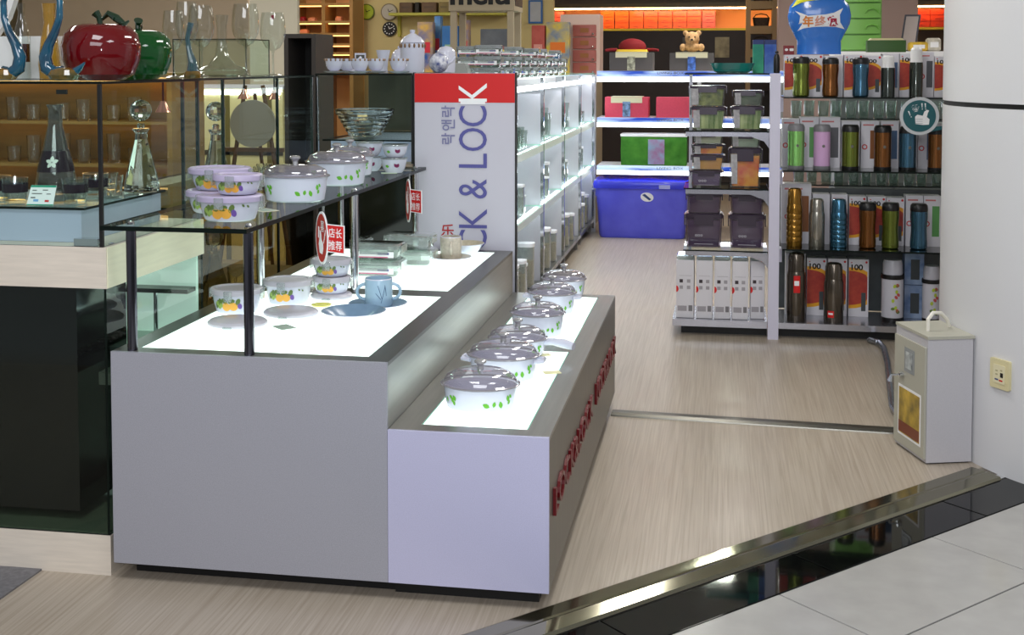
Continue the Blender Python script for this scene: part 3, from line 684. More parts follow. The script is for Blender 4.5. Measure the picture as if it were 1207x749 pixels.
plate('blue grey saucer under the blue mug on the lit panel', P1, .108, blue_g, .014)
m1, sf = mug('light blue mug with two handles and dark line drawing', (P1[0] + .002, P1[1] + .005, PT + .0045), .050, .100, mat('light_blue_glaze', (156, 184, 204), .25), white_c, None, .25, True)
mb = MB()
for (a, b, ln, tl) in ((.018, .055, .05, .3), (.030, .045, .06, -.25), (.040, .06, .04, .15), (.012, .040, .03, .7)):
    mb.decal(sf, a, b, [((u * math.cos(tl) - v * math.sin(tl)), (u * math.sin(tl) + v * math.cos(tl))) for u, v in ((-.001, -ln / 2), (.001, -ln / 2), (.0016, 0), (.001, ln / 2), (-.001, ln / 2))])
mb.build('line_drawing', mat('dark_blue_line', (70, 96, 128), .5), m1, rz=-.25)
pc = pl(428, 376); plate('deep blue grey bowl on the lit panel in front of the blue mug', (pc.x - .02, pc.y - .045, PT), .112, blue_g, .038, 'bowl')
pc = pl(531, 306); P2 = (pc.x, pc.y + .01, PT)
plate('tan saucer under the patterned tan mug', P2, .095, tan_g, .012)
m2, sf = mug('tan patterned mug standing before the sign board', (P2[0], P2[1], PT + .0045), .048, .100, mat('tan_mug_glaze', (190, 182, 168), .3, var=.15, vscale=70), white_c, None, -1.35)
pc = pl(545, 300); plate('tan and white deep plate standing behind the tan mug', (P2[0] + .03, P2[1] + .165, PT), .092, tan_g, .05, 'bowl')

# rectangular glass food containers
def glass_box(label, loc, wd, dp, h, rz=0.0, group=None, printed=True, name='glass_container', lidm=None):
    t = thing(name, label, 'container', loc, rz, group)
    mb = MB(); mb.loft([(0, wd * .86, dp * .82, .02), (.004, wd * .90, dp * .86, .022), (h, wd, dp, .026), (h, wd * .96, dp * .95, .024), (.006, wd * .84, dp * .80, .018)], n=3); mb.build('box', glass, t)
    mb = MB(); mb.loft([(h - .006, wd * 1.03, dp * 1.04, .028), (h + .008, wd * 1.03, dp * 1.04, .028), (h + .012, wd * .96, dp * .95, .024)], n=3); lid = mb.build('lid', lidm or clear_pl, t)
    for s_, ax in ((1, 0), (-1, 0), (1, 1), (-1, 1)):
        mb = MB()
        if ax == 0: mb.box(s_ * wd * .515, s_ * (wd * .515 + .006), -dp * .3, dp * .3, h * .55, h + .008)
        else: mb.box(-wd * .3, wd * .3, s_ * dp * .52, s_ * (dp * .52 + .005), h * .55, h + .008)
        mb.build('clip', clear_pl, lid, smooth=False)
    if printed:
        mb = MB(); y = -dp * .5 - .0015
        mb.box(-wd * .42, wd * .42, y - .0005, y, h * .30, h * .75); mb.box(-wd * .40, wd * .30, y - .0009, y - .0006, h * .30, h * .38, 1); mb.box(wd * .08, wd * .32, y - .0009, y - .0006, h * .52, h * .68, 2)
        mb.build('paper_sleeve', [white_p, mat('pink_print', (214, 120, 150), .5), blue_p], t, smooth=False)
    return t
pc = pl(437, 330)
gx, gy = pc.x, pc.y + .12
glass_box('bottom clear glass container of the stack by the chrome post', (gx, gy, PT), .20, .15, .055)
glass_box('sleeved clear glass container in the middle of the stack by the chrome post', (gx, gy + .004, PT + .0675), .20, .15, .055)
glass_box('bottom clear container of the pair behind the sleeved stack', (gx + .07, gy + .30, PT), .19, .16, .055, printed=False)
glass_box('top clear container of the pair behind the sleeved stack', (gx + .06, gy + .30, PT + .0675), .20, .16, .055, printed=False)
glass_box('narrow clear container standing between post and stacked glass boxes', (gx - .14, gy + .22, PT), .07, .13, .11, printed=False)

# hanging red tags under the glass shelf
def red_tag(label, loc, rz):
    t = thing('hanging_tag', label, 'tag', loc, rz)
    mb = MB(); mb.prism(ell(.052, .078, 28), .0015, -.0015, 'xz', 0); mb.build('white_oval', white_p, t, smooth=False)
    mb = MB(); mb.prism(ell(.045, .071, 28), -.0016, -.0026, 'xz', 0); mb.build('red_oval', mat('brick_red_print', (176, 52, 44), .45), t, smooth=False)
    mb = MB()
    pal = [(-.012, -.045), (.010, -.047), (.018, -.03), (.016, -.012), (.004, -.006), (-.002, .018), (-.012, .022), (-.014, -.004), (-.02, -.02)]
    mb.prism(pal, -.0027, -.0034, 'xz'); mb.prism([(-.026, .0), (-.02, -.002), (-.016, .03), (-.024, .032)], -.0027, -.0034, 'xz')
    for k in range(3): mb.prism([(.02 + .006 * k, -.012 + .012 * k), (.023 + .006 * k, -.014 + .012 * k), (.030 + .004 * k, .006 + .01 * k), (.027 + .004 * k, .008 + .01 * k)], -.0027, -.0034, 'xz')
    mb.build('thumb_print', white_p, t, smooth=False)
    mb = facing(text_mb('喜', .034, .030, bold=.004), (.012, -.0036, .036), 0); mb.build('lettering', white_p, t, smooth=False)
    s2 = MB(); s2.box(0, .072, -.0010, .0010, -.036, .046); b_ = s2.build('square_card', white_p, t, (.042, 0, 0), .42, smooth=False)
    s2 = MB(); s2.box(.004, .069, -.0018, -.0011, -.033, .043); s2.build('red_field', red_p, b_, smooth=False)
    for row, z in (('店长', .022), ('推荐', -.014)):
        mb = facing(text_mb(row, .028, .054, bold=.006), (.0365, -.0022, z), 0); mb.build('lettering', white_p, b_, smooth=False)
    s2 = MB(); s2.box(-.006, .006, .002, .006, .06, .094); s2.build('clip', clear_pl, t, smooth=False)
    return t
p = at(369, 281, 4.17); RT1 = red_tag('red oval thumbs up tag with square card hanging by the front bowls', (SX1 + .008, 4.13, p.z + .008), math.radians(-52))
p = at(473, 238, 5.33); RT2 = red_tag('red oval tag with square card hanging near the sign board', (SX1 + .008, 5.34, p.z + .005), math.radians(-66))
RT1.scale = (1.2, 1.2, 1.2); RT2.scale = (1.25, 1.25, 1.25)

# ------------------------------------------------------------------ glassware in and on the left counter
VZ = 1.147                                          # glass over the platform inside the vitrine
E5 = 0.0005
def decanter(label, loc, h=.36, R=.075, sc=1.0, stopper=True):
    t = thing('crystal_decanter', label, 'decanter', loc)
    mb = MB(); mb.lathe([(R * .9, 0), (R, .006), (R * .96, h * .08), (R * .80, h * .22), (R * .52, h * .42), (R * .36, h * .54), (R * .33, h * .60), (R * .46, h * .64), (R * .46, h * .655), (0, h * .655)], 12); mb.build('flask', crystal, t, smooth=False)
    if stopper:
        mb = MB(); mb.lathe([(R * .20, h * .657), (R * .22, h * .69), (R * .14, h * .71)], 12); st_ = mb.build('stopper_neck', crystal, t, smooth=False)
        mb = MB(); mb.ball((0, 0, h * .84), R * .62, 12, 9); mb.build('stopper_ball', crystal, t, smooth=False)
    return t
d = thing('flared_decanter', 'tall clear decanter with a dark flowered band inside the counter vitrine', 'decanter', (-2.20, 3.80, VZ + E5))
dp_ = [(.066, 0), (.068, .05), (.056, .115), (.042, .17), (.024, .25), (.022, .30), (.028, .318)]
mb = MB(); mb.lathe(dp_ + [(.025, .316), (.020, .298), (.022, .25), (.038, .17), (.05, .115), (.06, .05), (.055, .02), (0, .02)], 24); mb.build('flask', thin('smoky_glass', (222, 224, 224), (120, 120, 120), .10, ior=1.6, gain=1.6), d)
sfd = body_surface(dp_, 1, 1, .001)
mb = MB()
ring_ = lambda z: [Vector(sfd(s_, z)) for s_ in [k * .0181 * 0 for k in range(1)]]
def rad_at(prof, z):
    for (r0, z0), (r1, z1) in zip(prof, prof[1:]):
        if z0 <= z <= z1: return r0 + (r1 - r0) * (z - z0) / (z1 - z0)
mb.lathe([(rad_at(dp_, z) + .0008, z) for z in (.095, .115, .14, .165)], 28, cap0=False, cap1=False); bd = mb.build('dark_band', mat('dark_plum_enamel', (36, 26, 36), .15), d)
mb = MB(); sf2 = body_surface(dp_, 1, 1, .0022)
for k in range(5):
    a = 2 * PI * k / 5 + PI / 2; leaf(mb, sf2, .016 + .011 * math.cos(a), .128 + .011 * math.sin(a), .020, a - PI / 2)
mb.build('flower', mat('flower_enamel', (210, 220, 210), .3), bd)
def tumbler(label, loc, R=.042, h=.085, band=True, group=None, name='tumbler', m=None):
    t = thing(name, label, 'glass', loc, 0, group)
    mb = MB(); mb.lathe([(R * .8, 0), (R * .85, .004), (R, h), (R * .95, h), (R * .78, .012), (0, .012)], 20); mb.build('cup', m or glass, t)
    if band: mb = MB(); mb.lathe([(R * .93 + .001, h * .45), (R * .97 + .001, h * .78)], 20, cap0=False, cap1=False); mb.build('dark_band', mat('dark_plum_enamel', (36, 26, 36), .15), t)
    return t
for x, y in ((-2.262, 3.655), (-2.352, 3.70), (-2.062, 3.675), (-2.09, 3.86)):
    tumbler('clear tumbler with a dark enamel band inside the counter vitrine', (x, y, VZ + E5), group='banded tumblers in the vitrine')
t = thing('price_card', 'white price card with a green edge inside the counter vitrine', 'price card', (-2.155, 3.62, VZ + E5), 0.05)
mb = MB(); mb.rings([[(-.045, 0, 0), (.045, 0, 0), (.045, .002, 0), (-.045, .002, 0)], [(-.043, .03, .062), (.043, .03, .062), (.043, .032, .062), (-.043, .032, .062)]]); mb.build('card', white_p, t, smooth=False)
mb = MB()
for z0, z1, mi, x0, x1 in ((.056, .062, 0, -.043, .043), (0.0005, .004, 0, -.045, .045), (.045, .048, 1, -.035, -.02), (.046, .049, 1, .0, .018), (.035, .038, 1, -.035, .0), (.034, .037, 1, .015, .03), (.022, .026, 1, -.036, -.02), (.012, .019, 2, -.025, -.008), (.011, .017, 3, .014, .028)):
    mb.rings([[(x0, z * .03 / .062 - .0006, z) for z in (z0,)] + [(x1, z0 * .03 / .062 - .0006, z0), (x1, z1 * .03 / .062 - .0006, z1), (x0, z1 * .03 / .062 - .0006, z1)]], cap0=False, mi=mi)
mb.build('print', [mat('teal_print', (24, 150, 120), .5), mat('grey_print', (110, 110, 110), .5), mat('sky_print', (120, 170, 220), .5), red_p], t, smooth=False)['kind'] = 'stuff'
decanter('cut crystal decanter with ball stopper inside the counter vitrine', (-2.03, 4.075, VZ + E5), .345, .062)
for x, y in ((-1.945 - .13, 3.95), (-2.14, 4.04)):
    tumbler('plain cut tumbler standing near the vitrine decanter', (x, y, VZ + E5), .036, .07, False, 'plain tumblers in the vitrine', m=crystal)
decanter('cut crystal decanter with ball stopper inside the showcase behind the vitrine', (-2.06, 4.80, 1.0695 + E5), .40, .066)
decanter('crystal decanter on the lower level behind smoked brown glass', (-2.10, 4.86, .6205 + E5), .30, .064)
for k, (x, y) in enumerate(((-2.02, 4.95), (-2.05, 5.06), (-2.02, 5.20), (-2.06, 5.34))):
    tumbler('small cut crystal tumbler inside the showcase beside the decanter', (x, y, 1.0695 + E5), .036, .075, False, 'crystal tumblers in the showcase', m=crystal)
for x, y in ((-2.06, 4.60), (-2.08, 5.06), (-2.06, 5.22)):
    tumbler('small cut crystal tumbler on the lower level behind smoked glass', (x, y, .6205 + E5), .045, .10, False, 'crystal tumblers behind smoked glass', m=crystal)
# dark gravel-like glass pebbles in the lower cabinet
for k in range(9):
    mb = MB(); mb.ball((0, 0, .014), .022, 8, 6, 1.3, .9, .62); o = mb.build('glass_pebble', mat('dark_glass_pebble', (46, 52, 34), .12, var=.4, vscale=30), None, (-1.925, 3.72 + k * .056, .6205 + E5), k * .7, smooth=False)
    tag(o, 'dark green glass pebble on the lit shelf inside the counter', 'pebble', 'glass pebbles inside the counter')

# on top of the vitrine: swans, apples, glasses
TZ = GT + E5
teal = mat('teal_glass', (5, 36, 58), .06, coat=1.0, c2=(18, 96, 124), vscale=10); amber = mat('amber_glass', (150, 104, 30), .06, coat=1.0, c2=(70, 66, 30), vscale=16)
def swan(label, loc, mirror):
    t = thing('glass_swan', label, 'figurine', loc); s = -1 if mirror else 1
    pth = [(0.045, 0, .030), (.015, 0, .022), (-.012, 0, .040), (-.018, 0, .075), (-.004, 0, .115), (.018, 0, .155), (.034, 0, .20), (.036, 0, .25), (.022, 0, .29), (-.004, 0, .305), (-.028, 0, .285)]
    mb = MB(); mb.tube([(s * x, y, z) for x, y, z in pth], [.018, .022, .022, .020, .016, .013, .011, .010, .009, .010, .005], 12); mb.build('neck', teal, t)
    mb = MB(); mb.lathe([(.02, 0), (.030, .004), (.036, .018), (.030, .034), (.012, .042), (0, .042)], 18, (s * .045, 0, 0), sx=1.5, sy=1.0); mb.build('body', amber, t)
    mb = MB(); mb.tube([(s * .082, 0, .026), (s * .10, 0, .040), (s * .118, 0, .058)], [.014, .009, .002], 8); mb.build('tail', teal, t)
    return t
p = at(64, 95, 3.60); swan('teal and amber glass swan with its tail against the red glass apple', (p.x - .012, 3.60, TZ), False)
p = at(22, 95, 3.62); swan('teal and amber glass swan facing away from the apples', (p.x - .012, 3.62, TZ), True)
def apple(label, loc, R, h, m, rz=0):
    t = thing('glass_apple', label, 'apple ornament', loc, rz)
    mb = MB(); mb.lathe([(R * .30, .004), (R * .55, 0), (R * .82, h * .10), (R * .97, h * .36), (R, h * .60), (R * .92, h * .82), (R * .72, h * .96), (R * .48, h), (R * .25, h * .95), (R * .08, h * .86), (0, h * .84)], 40); mb.build('fruit', m, t)
    gm = mat('dark_green_glass', (14, 44, 24), .08, coat=1.0)
    mb = MB(); mb.tube([(0, 0, h * .83), (-.002, 0, h * 1.0), (-.006, 0, h * 1.12), (-.018, 0, h * 1.20)], [.010, .009, .010, .016], 10); st_ = mb.build('stem', gm, t)
    mb = MB(); mb.tube([(0.004, 0, h * 1.08), (.03, -.01, h * 1.19), (.06, -.016, h * 1.10), (.085, -.012, h * .99), (.10, -.01, h * 1.06)], [.005, .010, .014, .011, .003], 10); mb.build('leaf', gm, st_)
    return t
p = at(120, 93, 3.80); apple('large dark red glass apple on top of the counter vitrine', (p.x, 3.80, TZ), .128, .185, mat('red_glass', (96, 6, 12), .06, coat=.3), .1)
p = at(200, 90, 4.07); apple('dark green glass apple behind the large red one', (p.x - .118, 4.07, TZ), .118, .172, mat('green_glass', (6, 70, 24), .06, coat=.3), 2.2)
def wineglass(label, loc, R=.045, h=.22, stem=.09, foot=.040, group=None, name='wine_glass', marks=False):
    t = thing(name, label, 'glass', loc, 0, group); b = h - stem
    mb = MB(); mb.lathe([(0, 0), (foot, .001), (foot * .95, .004), (.010, .010), (.005, .02), (.0045, stem - .01), (.008, stem)], 20); mb.build('stem', glass, t)
    mb = MB(); mb.lathe([(.004, stem + .0005), (R * .55, stem + b * .10), (R * .92, stem + b * .32), (R, stem + b * .5), (R * .93, stem + b * .8), (R * .82, stem + b)], 24, cap0=False, cap1=False); bw = mb.build('bowl', glass, t)
    if marks: mb = MB(); mb.box(.012, .024, -R * .86, -R * .86 + .001, stem + b * .82, stem + b * .92); mb.build('label', mat('maroon_label', (130, 30, 50), .5), bw, smooth=False)
    return t
def gl(px, X): r = _ray(px, 88); return X * r.y / r.x           # how deep a thing at that x stands
wineglass('large balloon wine glass with a small maroon label on the showcase', (-1.995, gl(322, -1.995), TZ), .058, .285, .11, .045, marks=True)
for px, X, R, h, lb in ((290, -2.005, .058, .31, 'big balloon wine glass standing next to the labelled balloon glass'), (238, -1.99, .05, .28, 'clear wine glass between the wide footed vase and the bud vase'),
                    (205, -2.0, .040, .25, 'slim clear wine glass right beside the green glass apple'), (221, -2.10, .045, .30, 'tall clear wine glass behind the bud vase and green apple')):
    wineglass(lb, (X, gl(px, X), TZ), R, h, h * .40, .040, 'clear wine glasses on the vitrine')
t = thing('glass_vase', 'flared clear glass vase with wide ridged foot on the showcase', 'vase', (-2.19, gl(262, -2.19), TZ))
mb = MB(); mb.lathe([(.12, 0), (.125, .01), (.115, .022), (.118, .03), (.06, .05), (.03, .09), (.022, .15), (.022, .22), (.03, .27)], 24); mb.build('body', glass, t)
t = thing('bud_vase', 'slim blue grey and amber glass bud vase behind the green apple', 'vase', (-1.985, gl(227, -1.985), TZ))
mb = MB(); mb.tube([(0, 0, .024), (.0, 0, .06), (-.012, 0, .10), (-.02, 0, .15), (-.004, 0, .21)], [.024, .018, .011, .009, .012], 10); mb.build('neck', thin('blue_grey_glass', (150, 180, 190), (90, 120, 130), .45, gain=1.5), t)
mb = MB(); mb.lathe([(.03, 0), (.034, .012), (.026, .026), (0, .027)], 14); mb.build('foot', amber, t)
# white back board with bottles on the vitrine
t = thing('white_display_board', 'glossy white board with cut out oval standing behind the glass swans', 'board', (-2.62, 4.16, TZ))
mb = MB(); mb.box(-.55, .44, 0, .03, 0, .155); mb.build('board', mat('gloss_white', (232, 230, 228), .2), t, smooth=False)
mb = MB()
mb.prism([(-.3, .1555), (-.02, .1555), (.03, .22), (.10, .40), (.06, .42), (-.04, .30), (-.16, .24), (-.3, .3)], 0, .03, 'xz'); mb.build('swoosh', mat('gloss_white', (232, 230, 228), .2), t)
t = thing('liqueur_bottle', 'clear bottle with dark red liquid behind the glass swans', 'bottle', (at(26, 60, 4.05).x, 4.05, TZ))
mb = MB(); mb.lathe([(.03, 0), (.03, .15), (.016, .20), (.011, .23), (.013, .27), (0, .27)], 16); mb.build('bottle', glass, t)
mb = MB(); mb.lathe([(.0275, .06), (.0275, .125)], 16); mb.build('liquid', mat('dark_wine', (56, 8, 14), .2), t)
t = thing('amber_vase', 'yellow amber glass vase on the white board side of the vitrine', 'vase', (at(58, 40, 4.08).x, 4.08, TZ))
mb = MB(); mb.lathe([(.035, 0), (.04, .05), (.03, .14), (.018, .2), (.024, .27)], 18); mb.build('body', thin('amber_thin', (214, 180, 90), (200, 160, 60), .4, gain=1.5), t)
# glass box and crystal bowl
t = thing('crystal_bowl', 'ribbed crystal bowl on the inner shelf of the glass cabinet', 'bowl', (at(430, 157, 5.98).x, 5.98, 1.2335 + E5))
prof = [(.055, 0)]
for k in range(6): prof += [(.085 + .012 * k, .012 + .021 * k), (.080 + .012 * k + .006, .024 + .021 * k)]
mb = MB(); mb.lathe(prof + [(.150, .142), (.138, .138), (.05, .012), (0, .012)], 28); mb.build('bowl', crystal, t)
t = thing('glass_case', 'empty thin framed glass case on the showcase behind wine glasses', 'case', (-2.34, 5.535, TZ))
gc = (.36, .30, .165)
for bx in ((-gc[0] / 2, gc[0] / 2, -gc[1] / 2, -gc[1] / 2 + .004, 0, gc[2]), (-gc[0] / 2, gc[0] / 2, gc[1] / 2 - .004, gc[1] / 2, 0, gc[2]), (gc[0] / 2 - .004, gc[0] / 2, -gc[1] / 2 + .005, gc[1] / 2 - .005, 0, gc[2]), (-gc[0] / 2, -gc[0] / 2 + .004, -gc[1] / 2 + .005, gc[1] / 2 - .005, 0, gc[2])):
    mb = MB(); mb.pane(*bx); mb.build('pane', [pane, edge], t, smooth=False)
mb = MB(); mb.pane(-gc[0] / 2, gc[0] / 2, -gc[1] / 2, gc[1] / 2, gc[2] + .0005, gc[2] + .005); mb.build('pane', [pane, edge], t, smooth=False)

# --- tea set on the glass cabinet
gold_p = mat('bronze_trim', (140, 110, 80), .35, .6)
def teacup(loc, group='cups of the white tea set'):
    t = thing('teacup', 'white fluted teacup on its saucer in the front row of the tea set', 'cup', loc, 1.5, group)
    mb = MB(); mb.lathe([(.02, .0), (.045, .004), (.056, .010)], 20); mb.build('saucer', white_c, t)
    mb = MB(); mb.lathe([(.02, .011), (.034, .022), (.042, .045), (.045, .072), (.042, .072), (.03, .022), (0, .018)], 20); mb.build('cup', white_c, t)
    mb = MB()
    for k in range(12):
        a = 2 * PI * k / 12; mb.ball((.0455 * math.cos(a), .0455 * math.sin(a), .066), .0045, 6, 4, sz=1.6)
    mb.build('trim', gold_p, t)['kind'] = 'stuff'
    mb = MB(); mb.tube([(.042, 0, .06), (.062, 0, .058), (.064, 0, .04), (.040, 0, .032)], .004, 6); mb.build('handle', white_c, t)
    return t
tc0 = teacup((at(394, 80, 5.84).x, 5.84, K_TOP + E5))
for px, Y in ((424, 5.84), (470, 5.86), (409, 6.01), (443, 6.0)):
    copy_thing(tc0, (at(px, 80, Y).x, Y, K_TOP + E5), random.uniform(1.2, 1.8), label='white fluted teacup on its saucer in the %s row of the tea set' % ('front' if Y < 5.95 else 'back'))
t = thing('coffee_pot', 'tall white lidded coffee pot with bronze trim behind the teacups', 'pot', (at(484, 80, 6.20).x, 6.24, K_TOP + E5))
mb = MB(); mb.lathe([(.058, 0), (.062, .01), (.064, .15), (.060, .155), (.0, .155)], 28); mb.build('body', white_c, t)
mb = MB(); mb.lathe([(.066, .1555), (.06, .168), (.045, .185), (.02, .20), (.010, .206), (.014, .213), (.014, .222), (0, .226)], 28); mb.build('lid', white_c, t)
mb = MB()
for k in range(16):
    a = 2 * PI * k / 16; mb.ball((.065 * math.cos(a), .065 * math.sin(a), .14), .006, 6, 4, sz=2)
mb.build('trim', gold_p, t)['kind'] = 'stuff'
t = thing('blue_white_teapot', 'round white teapot with blue flower painting beside the coffee pot', 'teapot', (at(511, 80, 6.0).x, 6.12, K_TOP + E5))
mb = MB(); mb.ball((0, 0, .052), .052, 20, 10); mb.build('body', mat('blue_white_china', (236, 238, 242), .2, c2=(60, 70, 130), vscale=34), t)
mb = MB(); mb.tube([(.045, 0, .05), (.07, 0, .06), (.085, 0, .085)], [.014, .010, .006], 8); mb.build('spout', white_c, t)
t = thing('white_jar', 'plain white jar with a domed lid behind the blue painted teapot', 'jar', (at(524, 80, 6.38).x, 6.42, K_TOP + E5))
mb = MB(); mb.lathe([(.048, 0), (.05, .11), (.046, .118), (.03, .135), (0, .142)], 24); mb.build('jar', white_c, t)
t = thing('white_goblet', 'small white flared cup behind the teacups', 'cup', (at(450, 80, 6.35).x, 6.38, K_TOP + E5))
mb = MB(); mb.lathe([(.026, 0), (.022, .02), (.026, .06), (.038, .12), (.034, .12), (0, .02)], 20); mb.build('cup', white_c, t)
t = thing('white_figurine', 'small white bird shaped figurine among the teacups', 'figurine', (at(413, 66, 6.30).x, 6.33, K_TOP + E5))
mb = MB(); mb.tube([(-.03, 0, .02), (0, 0, .03), (.03, 0, .05), (.05, 0, .085)], [.014, .022, .016, .006], 10); mb.build('body', white_c, t)
mb = MB(); mb.lathe([(.02, 0), (.014, .02)], 10); mb.build('foot', white_c, t)
t = thing('photo_stand', 'small dark photo frame with white border behind the teacups', 'frame', (at(424, 60, 6.45).x, 6.46, K_TOP + E5), .2)
mb = MB(); mb.box(-.03, .03, 0, .012, 0, .105); mb.build('frame', white_c, t, smooth=False)
mb = MB(); mb.box(-.023, .023, -.001, .001, .012, .095); mb.build('picture', mat('dark_picture', (60, 58, 50), .4), t, smooth=False)

# ------------------------------------------------------------------ left shelving unit with glassware
GFX, GBX = -1.20, -1.56
UY = [6.66, 7.15, 8.27, 9.39, 10.52, 11.64]
su = thing('shelving_unit', 'long white and chrome shelving unit with lit glass shelves along the aisle', 'shelving', (0, 0, 0))
mb = MB(); mb.box(GBX - .02, GBX, UY[0] - .02, UY[-1], .12, 1.50); mb.build('back_panel', panel_w, su, smooth=False)
SHZ = (.642, 1.058)
for i, y in enumerate(UY):
    mb = MB(); mb.box(GBX + .001, GFX - .012, y - .010, y + .010, .121, 1.40 if i < 5 else 1.50); mb.build('partition', panel_g, su, smooth=False)
    mb = MB(); mb.box(GFX - .011, GFX + .011, y - .014, y + .014, .04, 1.51); o = mb.build('upright', chrome, su, smooth=False)
    mb = MB(); mb.box(GFX - .05, GFX - .02, y - .015, y + .015, 0, .09); mb.build('leg', steel, su, smooth=False)
for y0, y1 in zip(UY, UY[1:]):
    mb = MB(); mb.box(GBX + .001, GFX - .001, y0 + .016, y1 - .016, .091, .12); mb.build('bottom_shelf', steel, su, smooth=False)
    for z in SHZ:
        mb = MB(); mb.pane(GBX + .002, GFX - .002, y0 + .016, y1 - .016, z - .009, z); sh_ = mb.build('glass_shelf', [pane, edge_g], su, smooth=False)
        mb = MB(); mb.box(GFX + .0005, GFX + .008, y0 + .016, y1 - .016, z - .045, z - .002); mb.build('price_rail', mat('white_green_rail', (226, 240, 232), .3), sh_, smooth=False)
        mb = MB(); mb.box(GFX - .05, GFX - .025, y0 + .03, y1 - .03, z - .03, z - .012); mb.build('light_tube', fluoro, sh_, smooth=False)
    mb = MB(); mb.box(GFX - .06, GFX - .02, y0 + .03, y1 - .03, 1.43, 1.46); mb.build('light_tube', fluoro, su, smooth=False)
mb = MB(); mb.pane(GBX - .02, GFX + .012, UY[0] - .02, UY[-1] + .02, 1.5105, 1.5185); mb.build('glass_top', [pane, edge_g], su, smooth=False)
mb = MB(); mb.box(GBX, GFX + .02, UY[-1] + .021, UY[-1] + .05, .0, 1.50); mb.build('end_panel', mat('brushed_white', (206, 208, 214), .3, .4), su, smooth=False)
GTOP = 1.519
def jar(label, loc, R, h, group, lidm, fill=None):
    t = thing('storage_jar', label, 'jar', loc, 0, group)
    mb = MB(); mb.loft([(0, R * 1.8, R * 1.8, R * .5), (.006, R * 2, R * 2, R * .6), (h * .92, R * 2, R * 2, R * .6), (h * .92, R * 1.85, R * 1.85, R * .5), (.01, R * 1.8, R * 1.8, R * .5)], n=3); mb.build('jar', clear_pl, t)
    mb = MB(); mb.loft([(h * .921, R * 2.1, R * 2.1, R * .6), (h, R * 2.1, R * 2.1, R * .6)], n=3); mb.build('lid', lidm, t)
    if fill:
        mb = MB(); mb.loft([(.012, R * 1.7, R * 1.7, R * .4), (h * .6, R * 1.7, R * 1.7, R * .4)], n=3); mb.build('filling', fill, t)
    return t
white_lid = mat('white_lid', (236, 238, 244), .3); beans = mat('dry_goods', (206, 176, 120), .8, var=.3, vscale=80)
rnd = random.Random(3)
jars = [jar('clear plastic jar with white lid on the bottom shelf of the long unit', (-1.27, 7.55, .1205), .055, .24, 'clear jars on the bottom shelf of the long unit', white_lid, beans),
        jar('clear low container with white lid on the middle glass shelf of the long unit', (-1.28, 7.5, SHZ[0] + E5), .05, .13, 'clear containers on the middle glass shelf', white_lid, None),
        tumbler('clear drinking glass on the upper glass shelf of the long unit', (-1.28, 7.5, SHZ[1] + E5), .04, .14, False, 'drinking glasses on the upper glass shelf')]
NTH = ('', 'bay next to the sign board', 'second bay from the sign board', 'bay next to last before the tub', 'last bay before the blue tub')
def BAY(a, i): return a + ', ' + NTH[i]
for bi in range(1, 5):
    y0 = UY[bi]
    for k in range(5):
        y = y0 + .16 + k * .17
        if not (bi == 1 and k == 2):
            copy_thing(jars[0], (-1.27 - .02 * (k % 2), y, .1205), 0, scale=(1, 1, rnd.uniform(.75, 1.35)), label=BAY('clear jar with white lid on the bottom shelf', bi), group='bottom shelf jars, ' + NTH[bi])
        if k < 4: copy_thing(jars[1], (-1.285 - .02 * (k % 2), y + .05, SHZ[0] + E5), 0, scale=(1, 1, rnd.uniform(.8, 1.9)), label=BAY('clear container on the middle glass shelf', bi), group='middle shelf containers, ' + NTH[bi])
    for k in range(6):
        for r_ in range(2):
            copy_thing(jars[2], (-1.29 - .11 * r_, y0 + .14 + k * .13, SHZ[1] + E5), 0, scale=(1, 1, rnd.choice((.8, 1.0, 1.3, 1.6))), label=BAY(('aisle row', 'back row')[r_] + ' drinking glass on the upper shelf', bi), group='upper shelf glasses, ' + NTH[bi])
for j in jars[1:]: j.location.y = 6.9
jars[0].location.y = 7.65
# glass boxes stacked on its top
gb0 = glass_box('lowest glass food box with silver lid next to the frosted cover', (-1.45, 6.45, GTOP + E5), .15, .11, .05, group='glass boxes on the long unit', name='glass_food_box', lidm=thin('silver_clear_lid', (200, 206, 210), (190, 194, 200), .45, gain=1.5))
for k in range(18):
    y = 6.78 + (k // 2) * .36; x = -1.47 if k % 2 == 0 else -1.29
    for lv in range(rnd.choice((2, 2, 3, 3))):
        if k == 0 or (k == 1 and lv == 0): continue
        copy_thing(gb0, (x + rnd.uniform(-.004, .004), y + rnd.uniform(-.02, .02), GTOP + E5 + lv * .0632), rnd.uniform(-.05, .05), label='glass food box %s of its stack along the %s edge of the long unit' % (('lowest', 'second up', 'topmost')[lv], ('back', 'aisle')[k % 2]))
gb0.location = (-1.29, 6.78, GTOP + E5)
t = thing('cake_cover', 'frosted grey house shaped cover standing behind the sign board', 'cover', (at(570, 70, 6.62).x + .0, 6.62, GTOP + E5))
t.location = (-1.47, 6.79, GTOP + E5)
mb = MB(); mb.prism([(-.085, 0), (.085, 0), (.075, .02), (.05, .088), (-.045, .088), (-.078, .02)], -.05, .05, 'xz'); mb.build('cover', thin('frosted_cover', (210, 214, 210), (186, 188, 184), .7, rough=.2), t, smooth=False)
t = thing('porcelain_sugar_bowl', 'small white sugar bowl with painted flower beside the glass boxes', 'bowl', (-1.73, 6.50, K_TOP + E5))
mb = MB(); mb.ball((0, 0, .07), .045, 18, 10, sz=1.3); mb.build('bowl', white_c, t)
mb = MB(); mb.ball((0, 0, .135), .01, 8, 6); mb.build('knob', white_c, t)
mb = MB(); mb.lathe([(.03, 0), (.028, .02)], 14); mb.build('foot', white_c, t)

